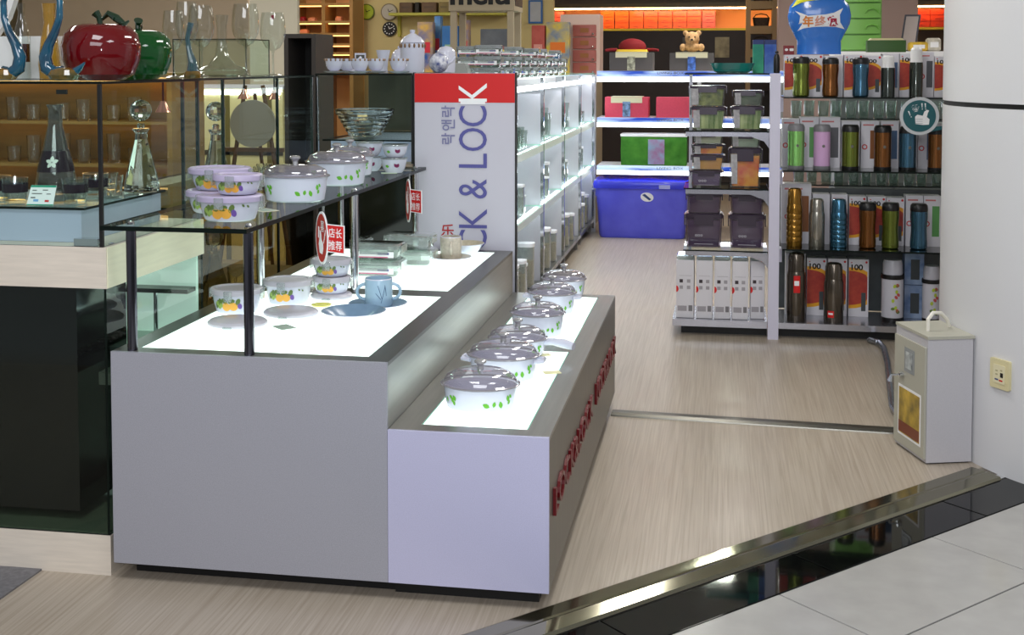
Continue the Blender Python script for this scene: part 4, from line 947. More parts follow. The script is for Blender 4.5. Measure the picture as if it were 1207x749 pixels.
# ------------------------------------------------------------------ lit shelf rack at the end of the aisle
LY = 11.30
lx0, lx1 = -1.13, 0.55
rk = thing('lit_shelf_rack', 'rack with three glowing blue white shelf fronts at the end of the aisle', 'rack', (0, 0, 0))
glow_m = bpy.data.materials.new('glowing_shelf_front'); glow_m.use_nodes = True
nt = glow_m.node_tree; b = nt.nodes['Principled BSDF']; tc = nt.nodes.new('ShaderNodeTexCoord'); mp = nt.nodes.new('ShaderNodeMapping'); mp.inputs['Scale'].default_value = (1.6, 1, 9)
nz = nt.nodes.new('ShaderNodeTexNoise'); nz.inputs['Scale'].default_value = 1.4; nz.inputs['Detail'].default_value = 2
rp = nt.nodes.new('ShaderNodeValToRGB'); rp.color_ramp.elements[0].color = lin((30, 70, 180)); rp.color_ramp.elements[1].color = lin((200, 226, 255)); rp.color_ramp.elements[0].position = .40; rp.color_ramp.elements[1].position = .62
nt.links.new(tc.outputs['Object'], mp.inputs[0]); nt.links.new(mp.outputs[0], nz.inputs['Vector']); nt.links.new(nz.outputs['Fac'], rp.inputs[0])
nt.links.new(rp.outputs[0], b.inputs['Base Color']); nt.links.new(rp.outputs[0], b.inputs['Emission Color']); b.inputs['Emission Strength'].default_value = .55
LZ = (1.54, 1.112, .67)
for z, hgt in zip(LZ, (.098, .085, .08)):
    mb = MB(); mb.box(lx0, lx1, LY, LY + .45, z - .02, z); s_ = mb.build('shelf', panel_w, rk, smooth=False)
    mb = MB(); mb.box(lx0, lx1, LY - .02, LY - .001, z - hgt * .55, z - .0005); fr_ = mb.build('shelf_front', glow_m, s_, smooth=False)
    mb = MB(); mb.box(lx0, lx1, LY - .018, LY - .001, z - hgt, z - hgt * .55 - .0005); mb.build('light_tube', fluoro, s_, smooth=False)
    mb = facing(text_mb('LIVING BOX', .022, .24, bold=.004), (-.46, LY - .0215, z - .012 - .006), 0); mb.build('lettering', mat('grey_print', (110, 110, 110), .5), s_, smooth=False)
for x in (-.205, lx1 - .02):
    for y in (LY + .02, LY + .43):
        mb = MB(); mb.box(x - .015, x + .015, y - .015, y + .015, 0, 1.519); mb.build('post', steel, rk, smooth=False)
def fabric_box(label, loc, wd, dp, h, m, flap=True, pic=(120, 150, 190), frontm=None):
    t = thing('fabric_box', label, 'storage box', loc)
    mb = MB(); mb.loft([(0, wd, dp, .012), (h * .5, wd * 1.01, dp, .012), (h, wd, dp, .012)], n=2); mb.build('box', m, t)
    if flap:
        mb = MB(); mb.box(-wd * .36, wd * .36, -dp / 2 - .008, -dp / 2 - .002, h * .72, h * .99); mb.box(-wd * .36, wd * .36, -dp / 2 - .008, dp / 2, h + .0005, h + .006); mb.build('flap', mat('cream_cloth', (228, 222, 190), .8), t, smooth=False)
        mb = MB(); mb.box(-wd * .09, wd * .09, -dp / 2 - .010, -dp / 2 - .0085, 0.005, h * .78); mb.build('picture_band', mat('picture_%d_%d_%d' % pic, pic, .5, var=.6, vscale=38), t, smooth=False)
    return t
def lxy(px): return xat(px, LY + .1, 120)
grey_f = mat('grey_felt', (92, 88, 88), .9); pink_f = mat('pink_cloth', (226, 82, 106), .75, var=.04, vscale=60)
fabric_box('dark grey fabric box with cream flap holding a red doll on the top glowing shelf', (lxy(744), LY + .2, LZ[0] + E5), .40, .26, .17, grey_f, pic=(170, 170, 150))
fabric_box('dark grey fabric box with blue picture band and teddy bear on the top glowing shelf', (lxy(815), LY + .2, LZ[0] + E5), .40, .26, .165, grey_f, pic=(70, 110, 190))
fabric_box('pink cloth box with cream flap and blue picture band on the glowing shelf', (lxy(739), LY + .18, LZ[1] + E5), .40, .26, .185, pink_f, pic=(120, 150, 190))
fabric_box('plain pink cloth box beside the flapped pink box', (lxy(797), LY + .18, LZ[1] + E5), .36, .26, .185, pink_f, flap=False)
t = fabric_box('green leaf patterned soft box with white rim above the blue tub', (lxy(771), LY + .2, LZ[2] + E5), .60, .30, .265, mat('green_leaf_cloth', (44, 112, 24), .8, c2=(80, 150, 50), vscale=9), flap=False)
mb = MB(); mb.loft([(.2655, .61, .31, .014), (.285, .615, .315, .014)], n=2); mb.build('rim', white_p, t)
mb = MB(); mb.box(-.05, .10, -.158, -.1525, .01, .24); mb.build('picture_band', mat('picture_pool', (150, 180, 210), .5, c2=(170, 110, 160), vscale=14), t, smooth=False)
# teddy bear sitting on the grey box
t = thing('teddy_bear', 'light brown teddy bear sitting behind the grey felt box flap', 'toy', (lxy(815), LY + .21, LZ[0] + .171 + E5))
fur = mat('bear_fur', (176, 140, 100), .95, var=.25, vscale=90, bump=.8)
mb = MB(); mb.ball((0, 0, .05), .075, 16, 10, sz=.66); mb.ball((0, -.005, .125), .068, 18, 12); mb.ball((-.06, 0, .178), .026, 10, 8, sy=.6); mb.ball((.06, 0, .178), .026, 10, 8, sy=.6)
mb.ball((0, -.058, .108), .032, 12, 8, sz=.8); mb.ball((-.085, -.02, .045), .03, 10, 8, sz=1.2); mb.ball((.085, -.02, .045), .03, 10, 8, sz=1.2)
o = mb.build('body', fur, t); md = o.modifiers.new('remesh', 'REMESH'); md.mode = 'VOXEL'; md.voxel_size = .007; md.use_smooth_shade = True
mb = MB(); mb.ball((-.026, -.064, .142), .007, 8, 6); mb.build('eye', black, t)
mb = MB(); mb.ball((.026, -.064, .142), .007, 8, 6); mb.build('eye', black, t)
mb = MB(); mb.ball((0, -.088, .116), .010, 8, 6, sx=1.3); mb.build('nose', black, t)
t = thing('cloth_doll', 'red hatted cloth doll with yellow band lying on the grey felt box', 'toy', (lxy(744), LY + .21, LZ[0] + .176 + E5))
mb = MB(); mb.ball((0, 0, .045), .13, 18, 10, sy=.6, sz=.62); mb.v = [(x, y, max(z, .02)) for x, y, z in mb.v]; mb.build('hat', mat('red_cloth', (128, 18, 28), .8), t)
mb = MB(); mb.loft([(0, .30, .16, .03), (.022, .28, .15, .03)], n=3); mb.build('band', mat('yellow_cloth', (222, 190, 60), .8), t)
for s_ in (-1, 1):
    mb = MB(); mb.tube([(s_ * .14, -.02, .018), (s_ * .20, -.04, .02), (s_ * .245, -.06, .014)], [.018, .015, .012], 8); mb.build('arm', mat('red_cloth', (128, 18, 28), .8), t)
# big blue tub on the floor under the rack
tub = thing('storage_tub', 'large translucent blue plastic tub standing under the glowing shelves', 'tub', ((xat(699, 11.2) + xat(808, 11.2)) / 2 + .02, 11.62, 0))
bl = mat('blue_tub_plastic', (96, 100, 234), .3, c2=(82, 86, 224), vscale=6, coat=.3)
mb = MB(); mb.loft([(0, .77, .62, .05), (.02, .79, .64, .05), (.46, .85, .70, .05)], n=4); mb.build('tub', bl, tub)
mb = MB(); mb.loft([(.4605, .89, .74, .05), (.50, .90, .75, .05), (.53, .88, .73, .05), (.535, .84, .69, .05)], n=4); mb.build('lid', mat('blue_lid_plastic', (52, 60, 220), .25, coat=.3), tub)
mb = MB(); mb.prism([(a + .05, b + .385) for a, b in ell(.06, .042, 20, -.15)], -.352, -.3475, 'xz', 0); mb.prism([(a + .05, b + .385) for a, b in ((-.045, .02), (-.02, .03), (.04, -.02), (.02, -.03))], -.3535, -.3525, 'xz', 1)
o = mb.build('sticker', [white_p, mat('dark_blue_print', (30, 60, 120), .5)], tub, smooth=False)
for s_ in (-1, 1):
    mb = MB(); mb.box(s_ * .42, s_ * .452, -.08, .08, .36, .459); mb.build('handle', bl, tub, smooth=False)
mb = MB(); mb.box(.16, .26, -.378, -.371, .465, .50); mb.build('latch', mat('pale_blue_plastic', (170, 176, 240), .3), tub, smooth=False)

# ------------------------------------------------------------------ right rack: containers and flasks
RY = 7.27
rgt = thing('flask_rack', 'white post rack with glass shelves of flasks and food containers', 'rack', (0, 0, 0))
RX0, RXP0, RXP1, RX1, RD = -.277, .275, .335, 1.75, .42
post_m = mat('lilac_white_post', (206, 204, 222), .4)
mb = MB(); mb.box(RXP0, RXP1, RY - .03, RY + .03, 0, 1.548); mb.build('post', post_m, rgt, smooth=False)
mb = MB(); mb.box(RX1 - .06, RX1, RY - .03, RY + .03, 0, 1.548); mb.build('post', post_m, rgt, smooth=False)
mb = MB(); mb.box(RX0 + .05, RXP0 - .001, RY + .08, RY + RD, 0, .055); mb.build('kickplate', black, rgt, smooth=False)
mb = MB(); mb.box(RXP1 + .001, RX1 - .061, RY + .08, RY + RD, 0, .055); mb.build('kickplate', black, rgt, smooth=False)
wire = mat('mirror_shelf', (176, 176, 184), .2, .9)
SL = {'a': 1.212, 'b': .872, 'c': .506, 'd': .096}; SR = {'a': 1.412, 'b': .985, 'c': .525, 'd': .094}
for k_, z in SL.items():
    mb = MB()
    if k_ == 'd': mb.box(RX0, RXP0 - .001, RY, RY + RD, z - .04, z); s_ = mb.build('base_shelf', wire, rgt, smooth=False)
    else:
        mb.pane(RX0 + .06, RXP0 - .001, RY + .03, RY + RD, z - .008, z); s_ = mb.build('glass_shelf', [pane, edge], rgt, smooth=False)
        mb = MB(); mb.box(RX0 + .07, RXP0 - .001, RY + .04, RY + .055, z - .035, z - .0085); mb.prism([(RXP0 - .001, z - .009), (RXP0 - .001, z - .10), (RXP0 - .03, z - .06), (RXP0 - .10, z - .035), (RXP0 - .14, z - .009)], RY + .02, RY + .03, 'xz'); mb.build('bracket', wire, s_, smooth=False)
for k_, z in SR.items():
    mb = MB()
    if k_ == 'd': mb.box(RXP1 + .001, RX1 - .061, RY, RY + RD, z - .035, z); mb.build('base_shelf', wire, rgt, smooth=False)
    else:
        mb.pane(RXP1 + .02, RX1 - .061, RY + .02, RY + RD, z - .009, z); s_ = mb.build('glass_shelf', [pane_dim, edge], rgt, smooth=False)
        mb = MB(); mb.box(RXP1 + .001, RXP1 + .022, RY + .10, RY + .20, z - .09, z - .0095); mb.build('bracket', post_m, s_, smooth=False)
mb = MB(); mb.box(RXP1 + .02, RX1 - .06, RY + RD + .004, RY + RD + .02, .10, .845); mb.build('back_panel', mat('smoky_back', (84, 90, 92), .35, var=.2, vscale=8), rgt, smooth=False)
mb = MB(); mb.pane(RX0 + .06, RXP0 - .001, RY + .05, RY + RD, 1.54, 1.548); mb.build('glass_shelf', [pane, edge], rgt, smooth=False)
mb = MB(); mb.box(RX0 + .08, RX0 + .10, RY + RD - .03, RY + RD - .01, .097, 1.539); mb.build('rear_post', post_m, rgt, smooth=False)

SUN = mat('sun_red', (190, 72, 52), .5, c2=(170, 50, 44), vscale=30); SUNY = mat('sun_yellow', (240, 170, 40), .5)
boxw = mat('carton_white', (226, 224, 232), .45)
def carton(label, loc, wd, dp, h, group, style='sun', text='100'):
    t = thing('flask_carton', label, 'box', loc, 0, group)
    mb = MB(); mb.box(-wd / 2, wd / 2, -dp / 2, dp / 2, 0, h); b_ = mb.build('carton', boxw, t, smooth=False)
    y = -dp / 2
    if style == 'sun':
        for m_, r0, yy in ((SUNY, .36, .0004), (SUN, .30, .0008)):
            pts = [(-wd / 2 + .001, h * .52 - r0 * h)] + [(-wd / 2 + .001 + min(wd * .93, r0 * h * 1.5 * math.cos(a)), h * .5 + r0 * h * math.sin(a)) for a in [(-PI / 2 + PI * k / 14) for k in range(15)]] + [(-wd / 2 + .001, h * .52 + r0 * h)]
            mb = MB(); mb.prism(pts, y - yy, y - yy + .0003, 'xz'); mb.build('sun_print', m_, b_, smooth=False)
        mb = facing(text_mb(text, h * .10, wd * .58, bold=.03), (-wd * .08, y - .001, h * .86), 0); mb.build('lettering', black, b_, smooth=False)
        mb = MB(); mb.prism(rr(.008, .005, .001), 0, .0004, 'xz'); mb.v = [(x - wd * .36, yy + y - .001, z + h * .94) for x, yy, z in mb.v]
        mb.prism([(a + wd * .38, b + h * .95) for a, b in ell(.007, .007, 10)], y - .0009, y - .0005, 'xz'); mb.build('red_mark', red_p, b_, smooth=False)
        mb = MB(); mb.box(wd * .14, wd * .36, y - .0016, y - .0012, h * .10, h * .42); mb.build('flask_picture', mat('flask_print', (70, 76, 80), .4), b_, smooth=False)
    elif style == 'photo':
        mb = MB(); mb.box(wd * .0, wd * .42, y - .0008, y - .0002, h * .20, h * .80); mb.build('flask_picture', SUN if text == 'r' else mat('flask_print_' + text, {'g': (96, 160, 90), 'o': (140, 84, 40), 'b': (70, 100, 140), 'k': (90, 90, 96)}[text], .35), b_, smooth=False)
        mb = MB(); mb.box(-wd * .4, wd * .2, y - .0008, y - .0002, h * .90, h * .93); mb.build('print_line', mat('pale_red_print', (206, 120, 120), .5), b_, smooth=False)
        mb = MB(); n = 14; pts = ell(.016, .016, n); pin = ell(.010, .010, n)
        base = len(mb.v); mb.v += [(a - wd * .3, y - .0008, b + h * .45) for a, b in pts] + [(a - wd * .3, y - .0008, b + h * .45) for a, b in pin]
        for k in range(n): mb.face((base + k, base + (k + 1) % n, base + n + (k + 1) % n, base + n + k))
        mb.build('red_ring', red_p, b_, smooth=False)
    return t
def rx(px, py=200, Y=RY + .16): return at(px, py, Y).x
FY = RY + .16                                       # front row of flasks
BYR = RY + .31                                      # carton row
PIC = {'g': 'green', 'o': 'copper', 'b': 'blue', 'k': 'grey'}
def row_cartons(spec, z, hs, group, where, behind):
    for (p0, p1, st_, tx), h, bh_ in zip(spec, hs, behind):
        x0, x1 = xat(p0, BYR - .05), xat(p1, BYR - .05)
        carton({'sun': 'orange sun carton ', 'photo': '%s picture carton ' % PIC.get(tx, ''), 'plain': 'plain white carton '}[st_] + bh_ + ' ' + where, ((x0 + x1) / 2, BYR, z + E5), x1 - x0 - .004, .11, h, group, st_, tx)
row_cartons([(923, 946, 'sun', '100'), (946, 969, 'sun', '100'), (969.5, 992, 'plain', ''), (993, 1016, 'sun', '100'), (1016, 1038, 'sun', '100'), (1038, 1058, 'photo', 'b'), (1058, 1081, 'sun', '100'), (1081, 1099, 'photo', 'k'), (1099, 1121, 'sun', '100')], SR['a'], [.245, .245, .24, .245, .24, .25, .25, .26, .235], 'cartons on the top flask shelf', 'on the top flask shelf', ['by the white post behind the olive tumbler', 'between the olive and copper tumblers', 'behind the copper tumbler', 'behind the steel blue tumbler', 'past the steel blue tumbler', 'behind the shorter white cap flask', 'behind the taller white cap flask', 'past the taller white cap flask', 'at the column'])
row_cartons([(921, 942, 'photo', 'g'), (942, 965, 'photo', 'g'), (965, 990, 'photo', 'k'), (991, 1013, 'plain', ''), (1014, 1036, 'photo', 'o'), (1037, 1059, 'photo', 'b'), (1060, 1081, 'plain', ''), (1081, 1103, 'photo', 'b'), (1103, 1124, 'photo', 'o')], SR['b'], [.29, .30, .30, .28, .28, .28, .28, .27, .27], 'cartons on the second flask shelf', 'on the second flask shelf', ['by the white post', 'between pale green and pink tumblers', 'beside the pink tumbler', 'behind the olive tumbler', 'between olive and copper tumblers', 'beside the copper tumbler', 'behind the steel blue tumbler', 'under the teal sign', 'at the column'])
row_cartons([(921, 957, 'photo', 'o'), (958, 979, 'plain', ''), (980, 1000, 'photo', 'b'), (1001, 1022, 'sun', '100'), (1023, 1045, 'sun', '100'), (1045, 1067, 'sun', '100'), (1068, 1089, 'photo', 'g'), (1089, 1110, 'photo', 'g')], SR['c'], [.36, .30, .30, .29, .29, .285, .30, .30], 'cartons on the third flask shelf', 'on the third flask shelf', ['behind the gold flask', 'behind the chrome flask', 'behind the ribbed blue flask', 'past the ribbed blue flask', 'behind the copper tumbler', 'behind the olive tumbler', 'behind the steel blue tumbler', 'at the column'])
row_cartons([(927, 951, 'plain', ''), (952, 976, 'sun', '100'), (977, 1000.5, 'sun', '100'), (1001.5, 1026, 'sun', '100')], SR['d'], [.37, .345, .345, .345], 'cartons on the base of the flask rack', 'on the rack base', ['behind the tall steel thermos', 'beside the tall steel thermos', 'behind the shorter steel thermos', 'beside the flower print flask'])
for k, (px, h, z0) in enumerate(((1078, .20, 0), (1078, .20, .2015), (1102, .20, 0))):
    x = xat(px, BYR)
    t = thing('blue_carton', ('lower' if z0 == 0 else 'upper') + (' blue and white carton behind the flower print flask' if px == 1078 else ' blue and white carton partly hidden by the column'), 'box', (x, BYR, SR['d'] + E5 + z0))
    mb = MB(); mb.box(-.055, .055, -.05, .05, 0, .198); mb.build('carton', mat('blue_white_carton', (90, 120, 170), .5, c2=(170, 190, 220), vscale=12), t, smooth=False)
    mb = MB(); mb.box(-.02, .03, -.0512, -.0503, .03, .15); mb.build('flask_picture', mat('flask_print', (70, 76, 80), .4), t, smooth=False)

def metal(c, r=.22): return mat('metal_%d_%d_%d' % c, c, r, .75, coat=.3)
plastic_bk = mat('black_plastic', (22, 22, 24), .35)
def flask(label, px, z, R, h, kind, c, capc=None, Y=None, rib=False):
    Y = Y or FY; x = xat(px, Y, zat and 200)
    t = thing('thermos_flask' if kind in ('thermos', 'whitecap', 'flask') else 'travel_tumbler', label, 'flask' if kind in ('thermos', 'whitecap', 'flask') else 'tumbler', (x, Y, z + E5))
    cm = mat('cap_%d_%d_%d' % capc, capc, .35) if capc else plastic_bk
    if kind == 'hour':        # waisted travel tumbler with black lid
        hb = h * .82
        mb = MB(); mb.lathe([(R * .86, 0), (R * .98, .006), (R, hb * .16), (R * .90, hb * .45), (R * .90, hb * .55), (R * 1.0, hb * .84), (R * .98, hb)], 24); mb.build('body', metal(c), t)
        mb = MB(); mb.lathe([(R * 1.0, hb + .0005), (R * 1.02, hb + h * .05), (R * .98, hb + h * .13), (R * .80, hb + h * .17), (0, hb + h * .175)], 24); mb.build('lid', cm, t)
    elif kind == 'straight':  # straight tumbler, black lid and foot
        mb = MB(); mb.lathe([(R * .98, 0), (R * 1.0, .004), (R * 1.0, h * .07)], 24); mb.build('foot', cm, t)
        mb = MB(); mb.lathe([(R * .97, h * .071), (R * .97, h * .84)], 24); mb.build('body', metal(c) if sum(c) < 520 else mat('gloss_%d_%d_%d' % c, c, .25, coat=.5), t)
        mb = MB(); mb.lathe([(R * 1.0, h * .841), (R * 1.0, h * .93), (R * .9, h * .98), (R * .8, h), (0, h)], 24); mb.build('lid', cm, t)
        mb = MB(); mb.decal(body_surface([(R * .97, 0), (R * .97, h)], 1, 1, .0006), .006, h * .52, ell(.009, .009, 14)); mb.build('emblem', mat('emblem_grey', (112, 112, 106), .3, .5), t)
    elif kind == 'thermos':
        prof = [(R * .96, 0), (R, .004)]
        if rib:
            n = 6
            for k in range(n): z0 = h * (.06 + .60 * k / n); z1 = h * (.06 + .60 * (k + .85) / n); prof += [(R * .95, z0), (R, z0 + .006), (R, z1)]
        prof += [(R, h * .66), (R * .90, h * .73)]
        mb = MB(); mb.lathe(prof, 24); mb.build('body', metal(c, .18), t)
        mb = MB(); mb.lathe([(R * .88, h * .731), (R * .90, h * .735), (R * .86, h * .94), (R * .76, h * .985), (R * .55, h), (0, h)], 24); mb.build('cup_cap', metal(capc or c, .18), t)
    elif kind == 'whitecap':
        mb = MB(); mb.lathe([(R, 0), (R, h * .62), (R * .95, h * .70)], 24); mb.build('body', metal(c, .15), t)
        mb = MB(); mb.lathe([(R * .96, h * .701), (R * .90, h * .74), (R * .84, h * .96), (R * .6, h), (0, h)], 24); mb.build('cap', mat('cap_white', (230, 230, 230), .35), t)
    elif kind == 'flask':     # wide white food flask with black collar
        mb = MB(); mb.lathe([(R * .96, 0), (R, .01), (R, .03)], 24); mb.build('foot', plastic_bk, t)
        mb = MB(); mb.lathe([(R, .0305), (R, h * .70)], 24); mb.build('body', mat('grey_white_flask', (196, 196, 206), .3), t)
        mb = MB(); mb.lathe([(R * 1.06, h * .701), (R * 1.1, h * .72), (R * 1.06, h * .77)], 24); mb.build('collar', plastic_bk, t)
        mb = MB(); mb.lathe([(R * .92, h * .771), (R * .90, h * .94), (R * .80, h), (0, h)], 24); mb.build('cup_cap', mat('grey_white_cap', (176, 176, 186), .3), t)
        mb = MB(); sf = body_surface([(R, 0), (R, h)], 1, 1, .0008); rn = random.Random(5)
        for k in range(12): mb.decal(sf, rn.uniform(-.005, .03), h * rn.uniform(.12, .64), ell(.009, .012, 8, k), k % 3)
        mb.build('flower_print', [mat('lime_print', (170, 190, 60), .5), mat('rose_print', (190, 80, 80), .5), olive_p], t)['kind'] = 'stuff'
    return t
def HP(p0, p1, Y): return zat(p0, Y) - zat(p1, Y)
a_, b_, c_, d_ = SR['a'], SR['b'], SR['c'], SR['d']
G, O, B_ = (112, 124, 48), (126, 78, 34), (66, 106, 130)
flask('olive green waisted tumbler on the top flask shelf', 943, a_, .049, .235, 'hour', G)
flask('copper waisted tumbler on the top flask shelf', 977.5, a_, .047, .230, 'hour', O)
flask('steel blue waisted tumbler on the top flask shelf', 1013, a_, .047, .230, 'hour', B_)
flask('shorter dark flask with white cap on the top flask shelf', 1045, a_, .040, .240, 'whitecap', (70, 76, 72))
flask('taller dark flask with white cap above the round teal sign', 1078, a_, .038, .285, 'whitecap', (66, 72, 66))
flask('pale green tumbler with grey lid on the second flask shelf', 938, b_, .049, .265, 'straight', (150, 216, 120), (120, 120, 124))
flask('pale pink tumbler with grey lid on the second flask shelf', 968.5, b_, .050, .262, 'straight', (206, 164, 206), (120, 120, 124))
flask('olive green straight tumbler on the second flask shelf', 1002, b_, .050, .262, 'straight', G)
flask('copper straight tumbler on the second flask shelf', 1040, b_, .050, .260, 'straight', O)
flask('steel blue straight tumbler under the round teal sign', 1069.5, b_, .049, .255, 'straight', B_)
flask('copper straight tumbler against the column edge on the second shelf', 1103, b_, .047, .25, 'straight', O)
flask('tall ribbed gold thermos flask on the third flask shelf', 937, c_, .047, .345, 'thermos', (150, 108, 36), rib=True)
flask('polished chrome thermos flask between gold and blue flasks', 963.5, c_, .046, .285, 'thermos', (150, 146, 136))
flask('ribbed blue thermos flask on the third flask shelf', 989.5, c_, .049, .285, 'thermos', (60, 108, 134), rib=True)
flask('copper waisted tumbler on the third flask shelf', 1023.5, c_, .049, .270, 'hour', O)
flask('olive green waisted tumbler on the third flask shelf', 1050.5, c_, .049, .270, 'hour', G)
flask('steel blue waisted tumbler on the third flask shelf', 1084, c_, .049, .268, 'hour', B_)
DY = RY + .10
f1 = flask('tall dark steel thermos with red label on the base of the flask rack', 940, d_, .055, .40, 'thermos', (92, 84, 74), Y=DY)
f2 = flask('shorter dark steel thermos with small red label between the cartons', 984.5, d_, .057, .345, 'thermos', (96, 88, 78), Y=DY)
flask('white flask with pink and green flowers and black collar', 1054, d_, .062, .365, 'flask', (200, 200, 210), Y=DY + .05)
flask('white flask with black collar half hidden by the column', 1100, d_, .050, .335, 'flask', (200, 200, 210), Y=DY + .05)
for f_, z0, z1, s0 in ((f1, .17, .27, .002), (f2, .03, .07, -.02)):
    mb = MB(); sf = body_surface([(.0575 if f_ is f2 else .0555, 0), (.0575 if f_ is f2 else .0555, .4)], 1, 1, .0006)
    n = len(mb.v)
    for m_, (u0, u1, v0, v1) in ((0, (-.020, .018, z0, z1)), (1, (-.016, .012, z0 + (z1 - z0) * .42, z0 + (z1 - z0) * .70))):
        cols = [u0 + (u1 - u0) * k / 4 for k in range(5)]; ba = len(mb.v)
        sfx = sf if m_ == 0 else body_surface([(.0579 if f_ is f2 else .0559, 0), (.0579 if f_ is f2 else .0559, .4)], 1, 1, .0006)
        mb.v += [sfx(u + s0, v0) for u in cols] + [sfx(u + s0, v1) for u in cols]
        for k in range(4): mb.face((ba + k, ba + k + 1, ba + 6 + k, ba + 5 + k), m_)
    mb.build('label', [red_p, white_p], f_, smooth=False)
# drinking glasses showing through from the other side of the rack
RGZ = SR['b'] + .0
mb = MB(); mb.pane(RXP1 + .03, RX1 - .07, RY + RD + .03, RY + RD + .25, 1.262, 1.270); mb.build('rear_shelf', [pane_dim, edge], rgt, smooth=False)
mb = MB(); mb.pane(RXP1 + .03, RX1 - .07, RY + RD + .03, RY + RD + .25, .855, .863); mb.build('rear_shelf', [pane_dim, edge], rgt, smooth=False)
g0 = tumbler('clear drinking glass on the rear shelf behind the flask cartons', (RXP1 + .12, RY + RD + .10, 1.2705), .034, .105, False, 'drinking glasses behind the flasks', m=thin('rear_glass', (224, 234, 230), (206, 220, 214), .14, gain=2.5))
for k in range(1, 13): copy_thing(g0, (RXP1 + .12 + k * .082, RY + RD + .10 + .06 * (k % 2), 1.2705), 0)
for k in range(12): copy_thing(g0, (RXP1 + .14 + k * .082, RY + RD + .10 + .06 * (k % 2), .8635), 0, label='clear drinking glass on the lower rear shelf behind the flask cartons', group='drinking glasses on the lower rear shelf')
# round teal sign
p = at(1084, 137, RY - .02)
t = thing('round_sign', 'round teal thumbs up sign with white rim clipped to the flask shelf', 'sign', (p.x, RY - .012, p.z))
mb = MB(); mb.prism(ell(.108, .108, 40), .006, 0, 'xz'); mb.build('rim', mat('pale_rim', (196, 200, 204), .4), t, smooth=False)
mb = MB(); mb.prism(ell(.090, .090, 40), -.0002, -.0012, 'xz'); mb.build('teal_disc', mat('teal_disc', (22, 88, 96), .4), t, smooth=False)
mb = MB()
mb.prism([(-.020, -.045), (.022, -.050), (.052, -.048), (.055, -.018), (.040, -.005), (.046, .020), (.052, .032), (.040, .036), (.026, .026), (.018, .002), (-.012, .008), (-.024, -.004), (-.022, -.03)], -.0014, -.0022, 'xz')
mb.build('hand', white_p, t, smooth=False)
mb = MB()
for k in range(3): mb.box(-.020, .018, -.0026, -.0023, -.042 + .012 * k, -.0405 + .012 * k)
mb.build('finger_line', mat('teal_disc', (22, 88, 96), .4), t, smooth=False)
mb = MB()
for x, z, a in ((.012, .055, .1), (.030, .055, .1), (-.06, .01, .5)): mb.prism([(x - .004, z + .018), (x + .004, z + .018), (x + .0015 + a * .02, z - .008), (x - .0015 + a * .02, z - .008)], -.0014, -.0022, 'xz'); mb.prism([(x + a * .03 + u, z - .015 + v) for u, v in ell(.003, .003, 8)], -.0014, -.0022, 'xz')
mb.build('exclamation_mark', white_p, t, smooth=False)
mb = facing(text_mb('赞', .040, .042, bold=.03), (-.022, -.0016, .044), .15); mb.build('lettering', white_p, t, smooth=False)
mb = MB(); mb.prism([(.06, -.09), (.13, -.075), (.13, -.055), (.085, -.06)], .008, .0065, 'xz'); mb.build('card_tab', mat('teal_disc', (22, 88, 96), .4), t, smooth=False)

# ------------------------------------------------------------------ plastic food containers on the rack
smoke = thin('smoked_plastic', (206, 200, 208), (130, 116, 136), .2, ior=1.5, gain=1.3, rough=.03)
lidk = mat('dark_plum_lid', (52, 40, 56), .25, coat=.4)
def food_box(label, loc, wd, dp, h, inner, lidm=lidk, outer=None, group=None, mark=False):
    outer = outer or box_clear
    t = thing('plastic_container', label, 'container', loc, 0, group)
    mb = MB(); mb.loft([(0, wd * .88, dp * .88, .012), (.004, wd * .90, dp * .90, .012), (h * .86, wd * .98, dp * .98, .014)], n=3); mb.build('tub', outer, t)
    mb = MB(); mb.loft([(.006, wd * .80, dp * .84, .01), (h * .80, wd * .88, dp * .90, .01)], n=3); mb.build('printed_insert', inner, t)
    mb = MB(); mb.loft([(h * .861, wd * 1.0, dp, .014), (h * .97, wd * 1.0, dp, .014), (h, wd * .93, dp * .93, .012)], n=3); lid = mb.build('lid', lidm, t)
    for s_ in (-1, 1):
        mb = MB(); mb.box(s_ * wd * .502, s_ * (wd * .502 + .006), -dp * .25, dp * .25, h * .62, h * .95); mb.build('clip', lidm, lid, smooth=False)
    mb = MB(); mb.box(-wd * .25, wd * .25, -dp * .502 - .006, -dp * .502, h * .66, h * .95); mb.build('clip', lidm, lid, smooth=False)
    if not mark and outer is box_clear:
        mb = MB(); mb.rings([[(-wd * .42, -dp * .452 - .002, h * .08), (-wd * .24, -dp * .452 - .002, h * .08), (-wd * .24, -dp * .49 - .002, h * .84), (-wd * .44, -dp * .49 - .002, h * .84)]], cap0=False); mb.build('label_band', mat('grey_label', (190, 188, 190), .5, c2=(150, 148, 152), vscale=40), t, smooth=False)
    if mark:
        mb = MB(); sf_y = -dp * .49 - .003
        for k in range(3):
            ring = [(a - wd * .2 + k * .016, b + h * .36) for a, b in ell(.007, .007, 10)]; n0 = len(mb.v)
            mb.v += [(a, sf_y, b) for a, b in ring] + [(-wd * .2 + k * .016 + (a + wd * .2 - k * .016) * .6, sf_y, h * .36 + (b - h * .36) * .6) for a, b in ring]
            for q in range(10): mb.face((n0 + q, n0 + (q + 1) % 10, n0 + 10 + (q + 1) % 10, n0 + 10 + q))
        mb.box(-wd * .25, wd * .25, sf_y, sf_y + .0004, h * .10, h * .115); mb.build('mark', mat('pale_mark', (190, 186, 196), .5), t, smooth=False)
    return t
box_clear = thin('box_clear', (240, 242, 240), (220, 224, 222), .06, ior=1.45, gain=1.2)
def two_tone(name, c1, c2, vs=20, st=None): return mat(name, c1, .6, c2=c2, vscale=vs, stretch=st)
